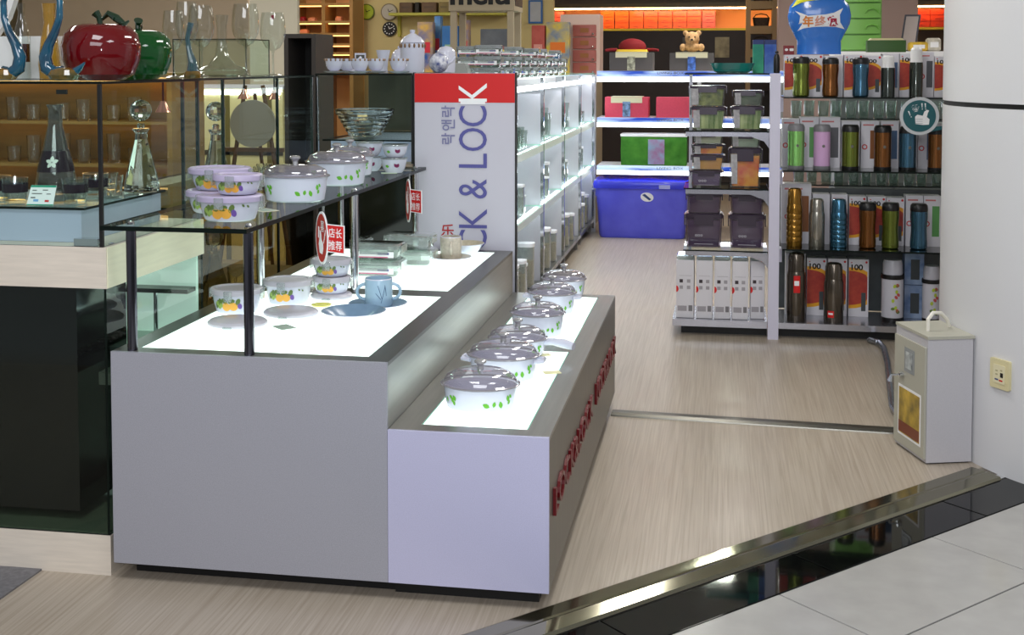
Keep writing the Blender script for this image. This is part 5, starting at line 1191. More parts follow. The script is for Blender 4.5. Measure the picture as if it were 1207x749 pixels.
herb = two_tone('herb_print', (142, 150, 80), (62, 78, 34), 26); leek = two_tone('leek_print', (200, 210, 150), (84, 116, 52), 10, (4, 1, .4))
purp = mat('purple_insert', (88, 66, 104), .5, var=.1, vscale=10); fruit_m = two_tone('fruit_photo', (206, 40, 40), (236, 176, 50), 12); honey = two_tone('honey_print', (206, 160, 70), (190, 130, 60), 8)
CY = RY + .20
def fb(label, p0, p1, y0, y1, z, inner, Y=CY, dp=.16, **k):
    x0, x1 = xat(p0, Y - dp / 2, (y0 + y1) / 2), xat(p1, Y - dp / 2, (y0 + y1) / 2); h = zat(y0, Y - dp / 2) - zat(y1, Y - dp / 2)
    return food_box(label, ((x0 + x1) / 2, Y, z + E5), x1 - x0 - .012, dp, h, inner, **k), h
z = SL['a']
_, h = fb('lower container with sliced leek print in the green stack on the rack', 813, 857, 124, 151, z, leek)
fb('upper container with herb print in the green stack on the rack', 811, 857, 96, 121, z + h + .001, herb)
_, h = fb('lower leek print container next to the white rack post', 861, 901, 123, 151, z, leek)
fb('short dark lidded container stacked next to the white rack post', 863, 901, 104, 122, z + h + .001, two_tone('dark_leek', (90, 110, 84), (60, 70, 60), 10))
t = thing('teal_glass_tray', 'teal glass tray on the highest shelf beside the rack post', 'tray', (xat(862, CY), CY - .03, 1.5485))
mb = MB(); mb.loft([(0, .18, .12, .02), (.012, .22, .15, .02), (.06, .26, .17, .02), (.06, .245, .155, .02), (.014, .2, .13, .02)], n=3); mb.build('tray', thin('teal_clear', (90, 176, 166), (20, 120, 116), .6, gain=1.5), t)
z = SL['b']
_, h1 = fb('dark label container at the bottom of the mixed stack on the rack', 812, 853, 204, 223, z, purp, mark=True)
_, h2 = fb('honey coloured container second in the mixed stack on the rack', 814, 855, 186, 204, z + h1 + .001, honey)
_, h3 = fb('flat red print container third in the mixed stack on the rack', 815, 855, 174, 186, z + h1 + h2 + .002, fruit_m)
fb('pale clear container topmost in the mixed stack on the rack', 816, 854, 161, 174, z + h1 + h2 + h3 + .003, two_tone('pale_insert', (206, 206, 180), (180, 186, 160), 8))
_, h1 = fb('tall container with fruit photo sleeve next to the white rack post', 858, 899, 177, 223, z, fruit_m)
fb('clear container stacked on the tall fruit photo container', 860, 898, 161, 177, z + h1 + .001, two_tone('pale_insert2', (176, 190, 170), (150, 170, 150), 8))
z = SL['c']
_, h1 = fb('large purple container under another one away from the rack post', 806, 853, 254, 294, z, purp, mark=True, outer=smoke)
fb('short purple container stacked away from the rack post', 808, 852, 230, 254, z + h1 + .001, purp, outer=smoke)
_, h1 = fb('large purple container under another one next to the rack post', 858, 903, 254, 294, z, purp, mark=True, outer=smoke)
fb('short purple container stacked next to the rack post', 859, 902, 231, 254, z + h1 + .001, purp, outer=smoke)
z = SL['d']; wm = mat('white_box_print', (216, 214, 220), .5)
for k, (p0, p1, dy, lb) in enumerate(((796.5, 818.5, 0, 'slim white storage box at the aisle end of the rack base'), (820, 840.5, 0, 'slim white storage box second from the aisle end of the rack base'), (841.5, 861.5, 0, 'slim white storage box in the middle of the rack base'), (862.5, 882.5, 0, 'slim white storage box fourth along the rack base'), (884, 902, .035, 'slim white storage box set back beside the rack post'))):
    Yb = RY + .14 + dy; x0, x1 = xat(p0, Yb - .1, 340), xat(p1, Yb - .1, 340); h = .345
    t = thing('storage_box', lb, 'box', ((x0 + x1) / 2, Yb, z + E5)); wd = x1 - x0 - .006
    mb = MB(); mb.rbox(wd, .20, 0, h, .004, .002); mb.build('box', wm, t)
    mb = MB(); mb.rbox(wd, .20, h + .0005, h + .022, .01, .008); mb.build('lid', clear_pl, t)
    mb = MB()
    for (u, v, c_) in ((-.22, .64, 0), (.2, .64, 1), (-.22, .53, 1), (.2, .53, 1)): mb.box(u * wd - .010, u * wd + .010, -.1012, -.1003, v * h - .010, v * h + .010, c_)
    mb.box(-.42 * wd, .1 * wd, -.1012, -.1003, .12 * h, .21 * h, 1); mb.box(.2 * wd, .42 * wd, -.1012, -.1003, .12 * h, .22 * h, 2)
    mb.box(-.35 * wd, .35 * wd, -.1012, -.1003, .73 * h, .735 * h, 1)
    mb.build('print', [mat('dark_icon', (60, 50, 56), .5), mat('grey_icon', (160, 156, 162), .5), mat('mid_grey_print', (120, 118, 122), .5)], t, smooth=False)['kind'] = 'stuff'
    mb = MB(); mb.prism([(a - wd * .5, b + .5 * h) for a, b in ell(.014, .02, 14)], -.1012, -.1003, 'xz'); mb.v = [(max(x, -wd / 2), y, z_) for x, y, z_ in mb.v]; mb.build('red_seal', red_p, t, smooth=False)
# things standing on top of the rack
z = 1.5485
for px0, px1, y0, y1, c1, c2, lb in ((886, 899, 52, 85, (30, 130, 110), (60, 170, 130), 'teal green leaf print carton on top of the rack'), (899.5, 914, 52, 85, (40, 80, 170), (110, 150, 210), 'blue carton next to the teal one on top of the rack')):
    Y = RY + .30; x0, x1 = xat(px0, Y), xat(px1, Y); t = thing('tall_carton', lb, 'box', ((x0 + x1) / 2, Y + .05, z)); h = .20
    mb = MB(); mb.box(-(x1 - x0) / 2 + .001, (x1 - x0) / 2 - .001, -.05, .05, 0, h * .86); mb.build('carton', two_tone('carton_%d' % px0, c1, c2, 9), t, smooth=False)
    mb = MB(); mb.box(-(x1 - x0) / 2 + .001, (x1 - x0) / 2 - .001, -.05, .05, h * .861, h); mb.build('top_band', mat('navy_band', (30, 50, 110), .5), t, smooth=False)
t = thing('black_canister', 'small black canister beside the blue carton on the rack', 'canister', (xat(914, RY + .12), RY + .10, z))
mb = MB(); mb.lathe([(.016, 0), (.018, .005), (.018, .09), (.012, .11), (0, .115)], 16); mb.build('body', plastic_bk, t)
mb = MB(); mb.lathe([(.010, .1155), (.010, .128), (0, .13)], 12); mb.build('cap', plastic_bk, t)
# blue standee on the cartons of the top flask shelf
SZc = SR['a'] + .245 + .003
sx_ = xat(966, BYR, 40)
t = thing('cup_standee', 'blue curved cardboard standee with orange and red lettering above the flasks', 'sign', (sx_, BYR + .005, SZc + E5))
prof = [(.130, 0), (.128, .08), (.15, .125), (.178, .18), (.186, .23), (.174, .29), (.13, .345), (.12, .36)]
mb = MB(); rs = []
for r, zz in prof:
    rs.append([(r * math.sin(a), .03 - r * .35 * math.cos(a), zz) for a in [(-PI / 2 + PI * k / 20) for k in range(21)]] + [(r * .97 * math.sin(a), .03 - (r * .35 - .004) * math.cos(a), zz) for a in [(PI / 2 - PI * k / 20) for k in range(21)]])
mb.rings(rs); mb.build('cardboard', mat('blue_card', (46, 116, 206), .22, coat=.6), t)
def cyl(x, zz, e=.003):
    r = rad_at(prof, max(.001, min(zz, .359))) or .15; c = math.sqrt(max(0, 1 - (x / r) ** 2)); return (x, .03 - r * .35 * c - e, zz)
def drape(mb, e): mb.v = [cyl(v[0], v[2], e) for v in mb.v]; return mb
def grid_poly(pts, n=0):
    mb = MB(); c = (sum(p[0] for p in pts) / len(pts), sum(p[1] for p in pts) / len(pts)); m = len(pts)
    mb.v.append((c[0], 0, c[1])); rings_ = 5
    for r in range(1, rings_ + 1): mb.v += [(c[0] + (a - c[0]) * r / rings_, 0, c[1] + (b - c[1]) * r / rings_) for a, b in pts]
    for k in range(m): mb.face((0, 1 + k, 1 + (k + 1) % m))
    for r in range(rings_ - 1):
        for k in range(m): mb.face((1 + r * m + k, 1 + r * m + (k + 1) % m, 1 + (r + 1) * m + (k + 1) % m, 1 + (r + 1) * m + k))
    return mb
burst = [(u, v - .035) for u, v in [(-.145, .295), (-.115, .265), (-.12, .225), (-.15, .165), (-.09, .19), (-.04, .198), (.04, .2), (.09, .198), (.145, .185), (.118, .225), (.115, .27), (.135, .31), (.08, .282), (.03, .272), (-.03, .268), (-.09, .262)]]
drape(grid_poly(burst), .003).build('burst', white_p, t, smooth=False)
for ch, x, c_ in (('年', -.07, (222, 130, 30)), ('终', .002, (214, 150, 130)), ('疯', .072, (170, 20, 60))):
    mb = facing(text_mb(ch, .066, .064, bold=.03), (x, 0, .197), 0); drape(mb, .006).build('lettering', mat('standee_%d_%d_%d' % c_, c_, .4), t, smooth=False)
drape(grid_poly([(-.165, .282), (-.13, .302), (-.07, .318), (.0, .325), (.0, .348), (-.09, .346), (-.135, .325)]), .003).build('yellow_swash', mat('lime_yellow', (214, 214, 30), .4), t, smooth=False)
drape(grid_poly([(a - .06, b + .287) for a, b in ell(.008, .008, 12)]), .003).build('white_dot', white_p, t, smooth=False)
# green box and red packet lying on the cartons
t = thing('green_tissue_box', 'dark green and cream box lying on the flask cartons', 'box', (xat(1042, BYR), BYR + .0, SR['a'] + .262 + E5))
t.location.z = SR['a'] + .2605
mb = MB(); mb.loft([(0, .22, .10, .01), (.07, .22, .10, .01)], n=2); mb.build('box', mat('dark_green_box', (60, 96, 44), .5), t)
mb = MB(); mb.loft([(.0705, .20, .09, .01), (.082, .18, .08, .01)], n=2); mb.build('top', mat('cream_top', (206, 196, 150), .5), t)
t = thing('red_packet', 'red packet with white cups pictured lying beside the blue standee', 'packet', (xat(928, BYR), BYR - .005, SR['a'] + .2455 + E5))
mb = MB(); mb.box(-.030, .030, -.04, .04, 0, .055); mb.build('packet', mat('dark_red_pack', (128, 28, 36), .5), t, smooth=False)
mb = MB(); mb.prism([(a - .015, b + .03) for a, b in ell(.010, .008, 10)], -.0412, -.0405, 'xz'); mb.prism([(a + .015, b + .03) for a, b in rr(.024, .016, .004)], -.0412, -.0405, 'xz'); mb.build('cup_picture', white_p, t, smooth=False)

# ------------------------------------------------------------------ metal box with cable beside the column
A_, B2, C2 = Vector((.732, 5.336)), Vector((.815, 5.055)), Vector((1.0, 5.11))
ux = (C2 - B2).normalized(); angb = math.atan2(ux.y, ux.x); bw, bdp, bh = (C2 - B2).length, (A_ - B2).length, .505
eb = thing('power_box', 'grey metal power box with lock and sticker standing against the white column', 'box', (B2.x, B2.y, 0), angb)
gm = mat('grey_enamel', (188, 186, 190), .45, var=.04, vscale=300); gm2 = mat('warm_grey_enamel', (176, 174, 160), .45)
mb = MB(); mb.box(0.003, bw, .002, bdp, .006, bh); mb.build('housing', gm, eb, smooth=False)
mb = MB(); mb.box(0.0, bw + .004, -.004, bdp + .002, bh + .0005, bh + .012); mb.build('top_plate', gm2, eb, smooth=False)
mb = MB(); mb.box(-.006, .0025, .008, bdp - .006, .02, bh - .035); dr = mb.build('door', gm2, eb, smooth=False)
mb = MB(); mb.box(-.008, -.0065, .10, .19, .335, .435); wn = mb.build('meter_window', mat('grey_window', (140, 144, 146), .15), dr, smooth=False)
mb = MB(); mb.box(-.0095, -.0085, .115, .175, .35, .42); mb.build('meter', mat('meter_face', (200, 206, 206), .3, c2=(90, 96, 100), vscale=30), wn, smooth=False)
mb = MB(); mb.box(-.0075, -.0065, .035, .245, .06, .27); stk = mb.build('sticker_border', white_p, dr, smooth=False)
mb = MB(); mb.box(-.0085, -.0077, .045, .235, .07, .26); mb.build('sticker_picture', mat('sticker_art', (206, 170, 60), .35, c2=(112, 96, 40), vscale=15), stk, smooth=False)
mb = MB(); mb.box(-.0092, -.0087, .045, .235, .075, .12); mb.build('sticker_band', mat('sticker_maroon', (120, 56, 30), .35), stk, smooth=False)
mb = MB(); mb.tube([(-.0065, .205, .315), (-.022, .205, .315)], .012, 12); lk = mb.build('lock', chrome, dr)
mb = MB(); mb.tube([(-.0225, .205, .315), (-.05, .215, .312), (-.055, .22, .285)], [.004, .006, .012], 8); mb.build('key', chrome, lk)
mb = MB(); mb.tube([(.05, .10, bh + .0125), (.05, .102, bh + .06), (.075, .11, bh + .085), (.115, .125, bh + .08), (.15, .14, bh + .05), (.165, .15, bh + .02)], .008, 8); mb.build('handle', mat('off_white_cable', (226, 222, 210), .4), eb)
mb = MB(); mb.box(.01, bw - .01, .01, bdp - .01, 0, .0055); mb.build('foot', black, eb, smooth=False)
mb = MB(); pts = [tuple(atz(a_p, b_p, .02)) for a_p, b_p in ((1024, 401), (1036, 404), (1042, 411), (1046, 428), (1049, 455), (1052, 480))] + [(.80, 5.50, .03), (.86, 5.42, .08)]
P = []
for i in range(len(pts) - 1):
    for k in range(8):
        u = k / 8; P.append(Vector(pts[i]).lerp(Vector(pts[i + 1]), u))
P.append(Vector(pts[-1]))
mb.tube(P, [.016 + .0015 * (i % 2) for i in range(len(P))], 10)
tag(mb.build('flexible_conduit', mat('grey_metal_hose', (150, 154, 162), .25, .9)), 'silver flexible conduit running from the flask rack to the power box', 'conduit')

# ------------------------------------------------------------------ back of the shop
dl = thing('downlight', 'round white downlight set in the shop ceiling over the aisle', 'lamp', (0.0, 11.2, 3.06))
mb = MB(); mb.lathe([(.15, 0), (.16, .02), (.16, .0395)], 28, cap0=False); mb.build('trim_ring', white_p, dl)
mb = MB(); mb.lathe([(.0, .012), (.145, .012), (.145, .03)], 28); mb.build('lamp_disc', mat('lamp_warm', (255, 248, 220), .4, emit=6.0), dl)

# wall shelf with orange drawer units under a warm lamp strip
WY = 16.15
def wz(py): return zat(py, WY)
ws = thing('wall_shelf', 'long back wall shelf lit by a warm strip above orange drawers', 'shelf', (0, 0, 0))
x0, x1 = xat(636, WY), xat(1130, WY)
mb = MB(); mb.box(x0, x1, WY, WY + .40, wz(36), wz(33.5)); mb.build('shelf', mat('lime_shelf_edge', (190, 184, 60), .5), ws, smooth=False)
mb = MB(); mb.box(x0, x1, WY - .12, WY + .42, wz(9), wz(4)); mb.build('canopy', mat('dark_khaki', (110, 100, 80), .6), ws, smooth=False)
mb = MB(); mb.box(x0, x1, WY + .36, WY + .40, wz(33) , wz(9.2)); mb.build('back_panel', mat('peach_back', (236, 168, 120), .6), ws, smooth=False)
mb = MB(); mb.box(x0 + .2, x1 - .2, WY - .10, WY - .06, wz(11.0), wz(9.4)); mb.build('lamp_strip', mat('warm_strip', (255, 196, 120), .4, emit=22.0), ws, smooth=False)
for x in (x0 + .02, (x0 + x1) / 2, x1 - .02):
    mb = MB(); mb.box(x - .02, x + .02, WY + .41, WY + .45, 0, wz(9)); mb.build('bracket', mat('dark_khaki', (110, 100, 80), .6), ws, smooth=False)
orange = mat('orange_drawer', (232, 104, 18), .25, coat=.4); pinkd = mat('pink_drawer', (226, 110, 100), .3)
zs, zt = wz(33.5) + E5, wz(12.5)
def drawer_unit(label, xc, wd, m, group):
    t = thing('drawer_unit', label, 'drawers', (xc, WY + .13, zs), 0, group); h = zt - zs
    mb = MB(); mb.box(-wd / 2, wd / 2, -.08, .18, 0, h); mb.build('case', m, t, smooth=False)
    for k in range(3):
        mb = MB(); mb.box(-wd / 2 + .006, wd / 2 - .006, -.092, -.0805, h * (k + .08) / 3, h * (k + .92) / 3); d_ = mb.build('drawer', m, t, smooth=False)
        mb = MB(); mb.box(-.03, .03, -.10, -.0925, h * (k + .42) / 3, h * (k + .58) / 3); mb.build('handle', m, d_, smooth=False)
    return t
for k in range(7): drawer_unit('orange plastic drawer unit on the warm lit back shelf', xat(715 + k * 17, WY), .18, orange, 'orange drawer units on the back shelf')
drawer_unit('pink plastic drawer unit beside the orange ones on the back shelf', xat(834, WY), .17, pinkd, None)
drawer_unit('pink plastic drawer unit at the far end of the back shelf', xat(654, WY), .22, pinkd, None)
for k in range(3): drawer_unit('red orange drawer unit showing past the column', xat(1085 + k * 18, WY), .19, mat('red_orange_drawer', (190, 56, 20), .3), 'drawer units by the column')
# brown bookcase
BKY = 14.2
t = thing('brown_bookcase', 'tall brown bookcase with dark shelves near the back wall', 'bookcase', (0, BKY, 0))
x0, x1 = xat(878, BKY), xat(914, BKY)
for a, b in ((x0, x0 + .05), (x1 - .05, x1)):
    mb = MB(); mb.box(a, b, 0, .35, 0, 2.6); mb.build('side', mat('tan_wood', (132, 106, 70), .6), t, smooth=False)
for py in (2, 31, 58, 85):
    zz = zat(py, BKY); mb = MB(); mb.box(x0 + .051, x1 - .051, 0, .35, zz - .09, zz); mb.build('shelf', mat('tan_wood', (132, 106, 70), .6), t, smooth=False)
mb = MB(); mb.box(x0 + .051, x1 - .051, .33, .35, 0, 1.3); mb.build('back_panel', mat('dark_brown', (36, 30, 26), .7), t, smooth=False)
for k in range(3):
    zz = zat((31, 58, 2)[k], BKY)
    tt = thing('basket', ('dark rattan basket on the bookcase shelf above the teal carton', 'dark rattan basket on the middle bookcase shelf', 'dark rattan basket with leaves on the top bookcase shelf')[k], 'basket', ((x0 + x1) / 2, BKY + .16, zz + E5))
    mb = MB(); mb.loft([(0, .16, .18, .03), (.095, .19, .21, .03), (.095, .17, .19, .03), (.01, .14, .16, .03)], n=3); mb.build('basket', mat('rattan', (60, 44, 30), .8, var=.3, vscale=60), tt)
    mb = MB(); mb.tube([(-.085, 0, .096), (-.06, 0, .13), (0, 0, .142), (.06, 0, .13), (.085, 0, .096)], .006, 6); mb.build('handle', mat('rattan', (60, 44, 30), .8, var=.3, vscale=60), tt)
# dark panelling under the back shelf
wallbox('wall_panel', mat('dark_panel', (52, 44, 42), .6, var=.1, vscale=4), xat(706, 15.9), xat(915, 15.9), 15.9, 15.94, 0, zat(36, 15.9))
for k, (px, c_, lb) in enumerate(((850, (150, 140, 110), 'cream poster pinned on the dark panel behind the teddy bear'), (812, (90, 86, 82), 'grey notice on the dark panel above the fabric boxes'))):
    mb = MB(); xx = xat(px, 15.9); zz = zat(56, 15.9); mb.box(xx - .09, xx + .09, 15.885, 15.8995, zz - .13, zz + .13); tag(mb.build('poster', mat('poster_%d' % px, c_, .6, var=.3, vscale=12), smooth=False), lb, 'poster')
# pink grey pillar
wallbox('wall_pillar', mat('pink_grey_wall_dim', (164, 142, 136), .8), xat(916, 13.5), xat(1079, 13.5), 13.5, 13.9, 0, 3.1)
# white cabinet with lime drawers
CBY = 9.6
cx0, cx1 = xat(984, CBY), xat(1125, CBY)
cz = zat(61, CBY)
t = thing('grey_cabinet', 'grey cabinet with white top behind the flask rack carrying the lime drawers', 'cabinet', (0, CBY, 0))
mb = MB(); mb.box(cx0, cx1, 0, .5, 0, cz - .055); mb.build('body', mat('slate_cabinet', (92, 98, 98), .4), t, smooth=False)
mb = MB(); mb.box(cx0 - .01, cx1 + .01, -.01, .51, cz - .0545, cz); mb.build('top', white_p, t, smooth=False)
for k in range(2):
    mb = MB(); a = cx0 + .01 + k * (cx1 - cx0) / 2; mb.box(a, a + (cx1 - cx0) / 2 - .02, -.012, -.0005, .05, cz - .08); mb.build('door', mat('slate_door', (84, 92, 92), .4), t, smooth=False)
lime = mat('lime_drawer', (116, 172, 80), .35, coat=.3)
lxa, lxb = xat(988, CBY + .06), xat(1037, CBY + .06)
t = thing('drawer_tower', 'lime green plastic drawer tower with arched handles behind the blue standee', 'drawers', ((lxa + lxb) / 2, CBY + .24, cz + E5)); wd = lxb - lxa
mb = MB(); mb.rbox(wd, .34, 0, .62, .01, .005); mb.build('case', lime, t)
for k in range(5):
    mb = MB(); mb.rbox(wd - .02, .02, .012 + k * .12, .122 + k * .12, .004, .003, c=(0, -.178, 0)); d_ = mb.build('drawer', lime, t)
    mb = MB(); mb.tube([(.03, -.19, .05 + k * .12), (.045, -.195, .075 + k * .12), (.08, -.197, .084 + k * .12), (.115, -.195, .075 + k * .12), (.13, -.19, .05 + k * .12)], .006, 6); mb.build('handle', mat('lime_dark', (110, 170, 70), .35), d_)
t = thing('picture_frame', 'dark framed board leaning against the wall on the grey cabinet', 'frame', (xat(1071, CBY + .3), CBY + .40, cz + E5), 0)
mb = MB(); mb.prism([(-.07, 0), (.05, 0), (.09, .29), (-.03, .29)], 0, .02, 'xz'); mb.build('frame', mat('slate_frame', (80, 80, 92), .5), t, smooth=False)
mb = MB(); mb.prism([(-.055, .015), (.04, .015), (.072, .275), (-.02, .275)], -.002, -.0005, 'xz'); mb.build('board', mat('pinkish_board', (190, 176, 176), .6), t, smooth=False)
for px, w_, h_, c_, lb in ((1080, .14, .07, (206, 170, 60), 'yellow packet lying on the grey cabinet'), (1098, .10, .10, (196, 190, 176), 'cream packet standing on the grey cabinet by the column')):
    tt = thing('packet', lb, 'packet', (xat(px, CBY + .1), CBY + .12, cz + E5)); mb = MB(); mb.rbox(w_, .12, 0, h_, .02, .012); mb.build('packet', mat('packet_%d' % px, c_, .5, var=.25, vscale=25), tt)
    mb = MB(); mb.box(-w_ * .3, w_ * .3, -.0612, -.0602, h_ * .3, h_ * .7); mb.build('label', white_p, tt, smooth=False)

# counter behind the long shelving unit with packs and a pink drawer chest
SCY = 12.3
t = thing('storage_counter', 'long pale counter behind the shelving unit carrying packs and pink drawers', 'counter', (0, SCY, 0))
sx0_, sx1_ = xat(440, SCY), xat(703, SCY)
mb = MB(); mb.box(sx0_, sx1_, 0, .6, 0, 1.45); mb.build('body', mat('sand_counter', (150, 136, 112), .6), t, smooth=False)
mb = MB(); mb.box(sx0_ - .01, sx1_ + .01, -.01, .61, 1.4505, 1.49); mb.build('top', panel_w, t, smooth=False)
SZ2 = 1.49 + E5
t = thing('drawer_chest', 'pink and red plastic drawer chest on the pale counter', 'drawers', ((xat(672, SCY) + xat(700, SCY)) / 2, SCY + .37, SZ2)); wd = xat(700, SCY) - xat(672, SCY)
mb = MB(); mb.box(-wd / 2 - .13, wd / 2 + .035, -.16, .2, 0, .62); mb.build('case', mat('pale_pink_case', (216, 190, 180), .5), t, smooth=False)
for k in range(4):
    mb = MB(); mb.rbox(wd, .02, .01 + k * .128, .128 + k * .128, .006, .004, c=(0, -.171, 0)); d_ = mb.build('drawer', mat('rose_drawer', (164, 92, 84), .35), t)
    mb = MB(); mb.box(-wd * .18, wd * .18, -.186, -.1815, .05 + k * .128, .095 + k * .128); mb.build('label', mat('gold_label', (150, 96, 50), .5), d_, smooth=False)
    mb = MB(); mb.ball((wd * .36, -.188, .035 + k * .128), .012, 8, 6); mb.build('knob', chrome, d_)
def pack(label, px0, px1, py0, py1, c1, c2, Y=SCY + .06, dp=.12, base=SZ2, txt=None, tc=(214, 40, 40), name='package', vs=7):
    a, b = xat(px0, Y), xat(px1, Y); h = zat(py0, Y) - base; t = thing(name, label, 'package', ((a + b) / 2, Y + dp / 2, base)); wd = b - a - .004
    mb = MB(); mb.rbox(wd, dp, 0, h, .012, .006); mb.build('pack', two_tone('pack_%d_%d' % (px0, py0), c1, c2, vs), t)
    mb = MB(); mb.box(-wd * .32, wd * .32, -dp / 2 - .002, -dp / 2 - .0005, h * .42, h * .62); mb.build('label', mat('pack_label_%d_%d_%d' % tc, tc, .5), t, smooth=False)
    return t
pack('blue and yellow package on the pale counter before the pink drawers', 643, 671, 25, 60, (34, 110, 180), (226, 196, 30), tc=(226, 120, 40))
pack('pink red box on the pale counter behind the beige stand', 626, 642, 29, 60, (190, 96, 86), (170, 70, 64), tc=(216, 150, 140))
pack('blue cream biscuit tub on the pale counter beside the jar', 492, 511, 24, 60, (40, 90, 170), (226, 180, 40), tc=(206, 40, 60), Y=SCY + .1)
pack('taller blue biscuit tub on the pale counter behind the jar', 512, 520, 17, 60, (50, 100, 180), (130, 180, 220), tc=(206, 40, 60), Y=SCY + .25)
pack('blue box with pale green window on the pale counter', 521, 541, 29, 60, (40, 100, 170), (60, 120, 180), tc=(150, 190, 160), Y=SCY + .1)
pack('grey box on the pale counter inside the beige stand', 566, 600, 33, 60, (110, 116, 124), (90, 96, 106), tc=(130, 134, 140), Y=SCY + .1)
pack('narrow blue box on the pale counter inside the beige stand', 542, 553, 22, 60, (60, 110, 180), (200, 150, 60), tc=(206, 40, 60), Y=SCY + .1)
# beige stand with a serif name board
MY = 9.8
t = thing('beige_stand', 'beige four legged stand carrying a name board with black lettering', 'stand', (0, MY, 0))
beige = mat('beige_paint', (168, 154, 130), .6)
a, b = xat(531, MY), xat(605, MY); zl = zat(11, MY)
for x in (a, b - .05):
    for y in (0, .35):
        mb = MB(); mb.box(x, x + .05, y, y + .05, 0, zl); mb.build('leg', beige, t, smooth=False)
mb = MB(); mb.box(a - .01, b + .01, -.01, .41, zl + .0005, zl + .32); mb.build('board', beige, t, smooth=False)
mb = MB(); mb.box(b + .0105, b + .014, .02, .38, zl + .04, zl + .30); mb.build('side_picture', mat('dark_side', (30, 28, 28), .5), t, smooth=False)
mb = text_mb('melti', .155, (b - a) * .95, bold=.035); ff = min(v[1] for v in mb.v)
bl_ = zat(4, MY); facing(mb, ((a + b) / 2 - .01, -.012, bl_ + .0775), 0); mb.build('lettering', black, t, smooth=False)

# cream wall with clocks
WCY = 13.6
cw0, cw1 = xat(415, WCY), xat(652, WCY)
wallbox('wall_partition', mat('cream_partition', (214, 196, 140), .8, var=.04, vscale=3), cw0, cw1, WCY, WCY + .1, 0, 3.09)
def clock(label, px, py, rp, face, rimc, marks=False):
    p = at(px, py, WCY - .03); r = rp * WCY * 1.02 / FPX
    t = thing('wall_clock', label, 'clock', (p.x, WCY - .001, p.z))
    mb = MB(); mb.prism(ell(r, r, 32), 0, -.03, 'xz'); mb.build('rim', mat('rim_%d_%d_%d' % rimc, rimc, .4), t, smooth=False)
    mb = MB(); mb.prism(ell(r * .88, r * .88, 32), -.0305, -.033, 'xz'); mb.build('face', mat('face_%d_%d_%d' % face, face, .5), t, smooth=False)
    for ln, an in ((.55, .4), (.38, 1.9)):
        mb = MB(); mb.prism([(u * math.cos(an) - v * math.sin(an), u * math.sin(an) + v * math.cos(an)) for u, v in ((0, -.004), (r * ln, -.003), (r * ln, .003), (0, .004))], -.0335, -.035, 'xz'); mb.build('hand', white_p if marks else black, t, smooth=False)
    if marks:
        for k in range(12):
            aa = 2 * PI * k / 12; mb = MB(); mb.prism([(r * .7 * math.cos(aa) + u, r * .7 * math.sin(aa) + v) for u, v in rr(r * .16, r * .16, .004)], -.0335, -.0345, 'xz'); mb.build('hour_mark', white_p, t, smooth=False)
    return t
clock('round lime green wall clock on the cream wall', 432, 14, 9.5, (176, 196, 50), (96, 110, 20))
clock('round pale grey wall clock next to the lime clock', 458.5, 14, 10, (196, 190, 178), (130, 116, 90))
clock('black wall clock with white hour marks under the pale clock', 459, 34, 8.5, (24, 22, 22), (30, 30, 28), True)
t = thing('cream_wall_shelf', 'yellow green wall shelf fixed beside the clocks', 'shelf', (0, WCY, 0))
a, b = xat(467, WCY), xat(600, WCY); zz = zat(14, WCY)
mb = MB(); mb.box(a, b, -.30, -.001, zz - .03, zz); mb.build('board', mat('yellow_green_board', (186, 180, 70), .5), t, smooth=False)
mb = MB(); mb.box(a + .04, a + .07, -.06, -.002, zz - .26, zz - .031); mb.build('bracket', mat('yellow_green_board', (186, 180, 70), .5), t, smooth=False)
for px0, px1, lb, c_ in ((471, 487, 'brown carton on the yellow green shelf by the clocks', (110, 84, 62)), (489, 495, 'slim black bottle box on the yellow green shelf', (40, 32, 28)), (497, 515, 'larger brown carton on the yellow green shelf', (124, 96, 72)), (517, 530, 'olive carton on the yellow green shelf over the biscuit tubs', (150, 130, 80))):
    pack(lb, px0, px1, 0, 12, c_, tuple(int(v * .9) for v in c_), Y=WCY - .25, dp=.2, base=zz + E5, tc=tuple(int(v * .8) for v in c_), name='carton')
# cream curtain panel and black framed cabinet
wallbox('wall_screen_beige', mat('beige_screen', (190, 172, 148), .8, var=.06, vscale=2), xat(30, 10.7), xat(295, 10.7), 10.7, 10.76, 0, 3.09)
wallbox('wall_screen', mat('off_white_screen', (226, 220, 200), .8), xat(296, 10.6), xat(352, 10.6), 10.6, 10.66, 0, 3.09)
KB = 8.3
a, b = xat(336, KB), xat(373, KB); zt_ = zat(38, KB)
t = thing('black_frame_cabinet', 'dark grey framed open cabinet with black inside behind the glass case', 'cabinet', (0, KB, 0))
mb = MB(); gr = mat('charcoal_frame', (64, 60, 58), .5)
for bx in ((a, a + .03, 0, .4, 0, zt_), (b - .03, b, 0, .4, 0, zt_), (a + .031, b - .031, 0, .4, zt_ - .03, zt_)):
    mb = MB(); mb.box(*bx); mb.build('frame', gr, t, smooth=False)
mb = MB(); mb.box(a + .031, b - .031, .36, .4, 0, zt_ - .031); mb.build('back', black, t, smooth=False)
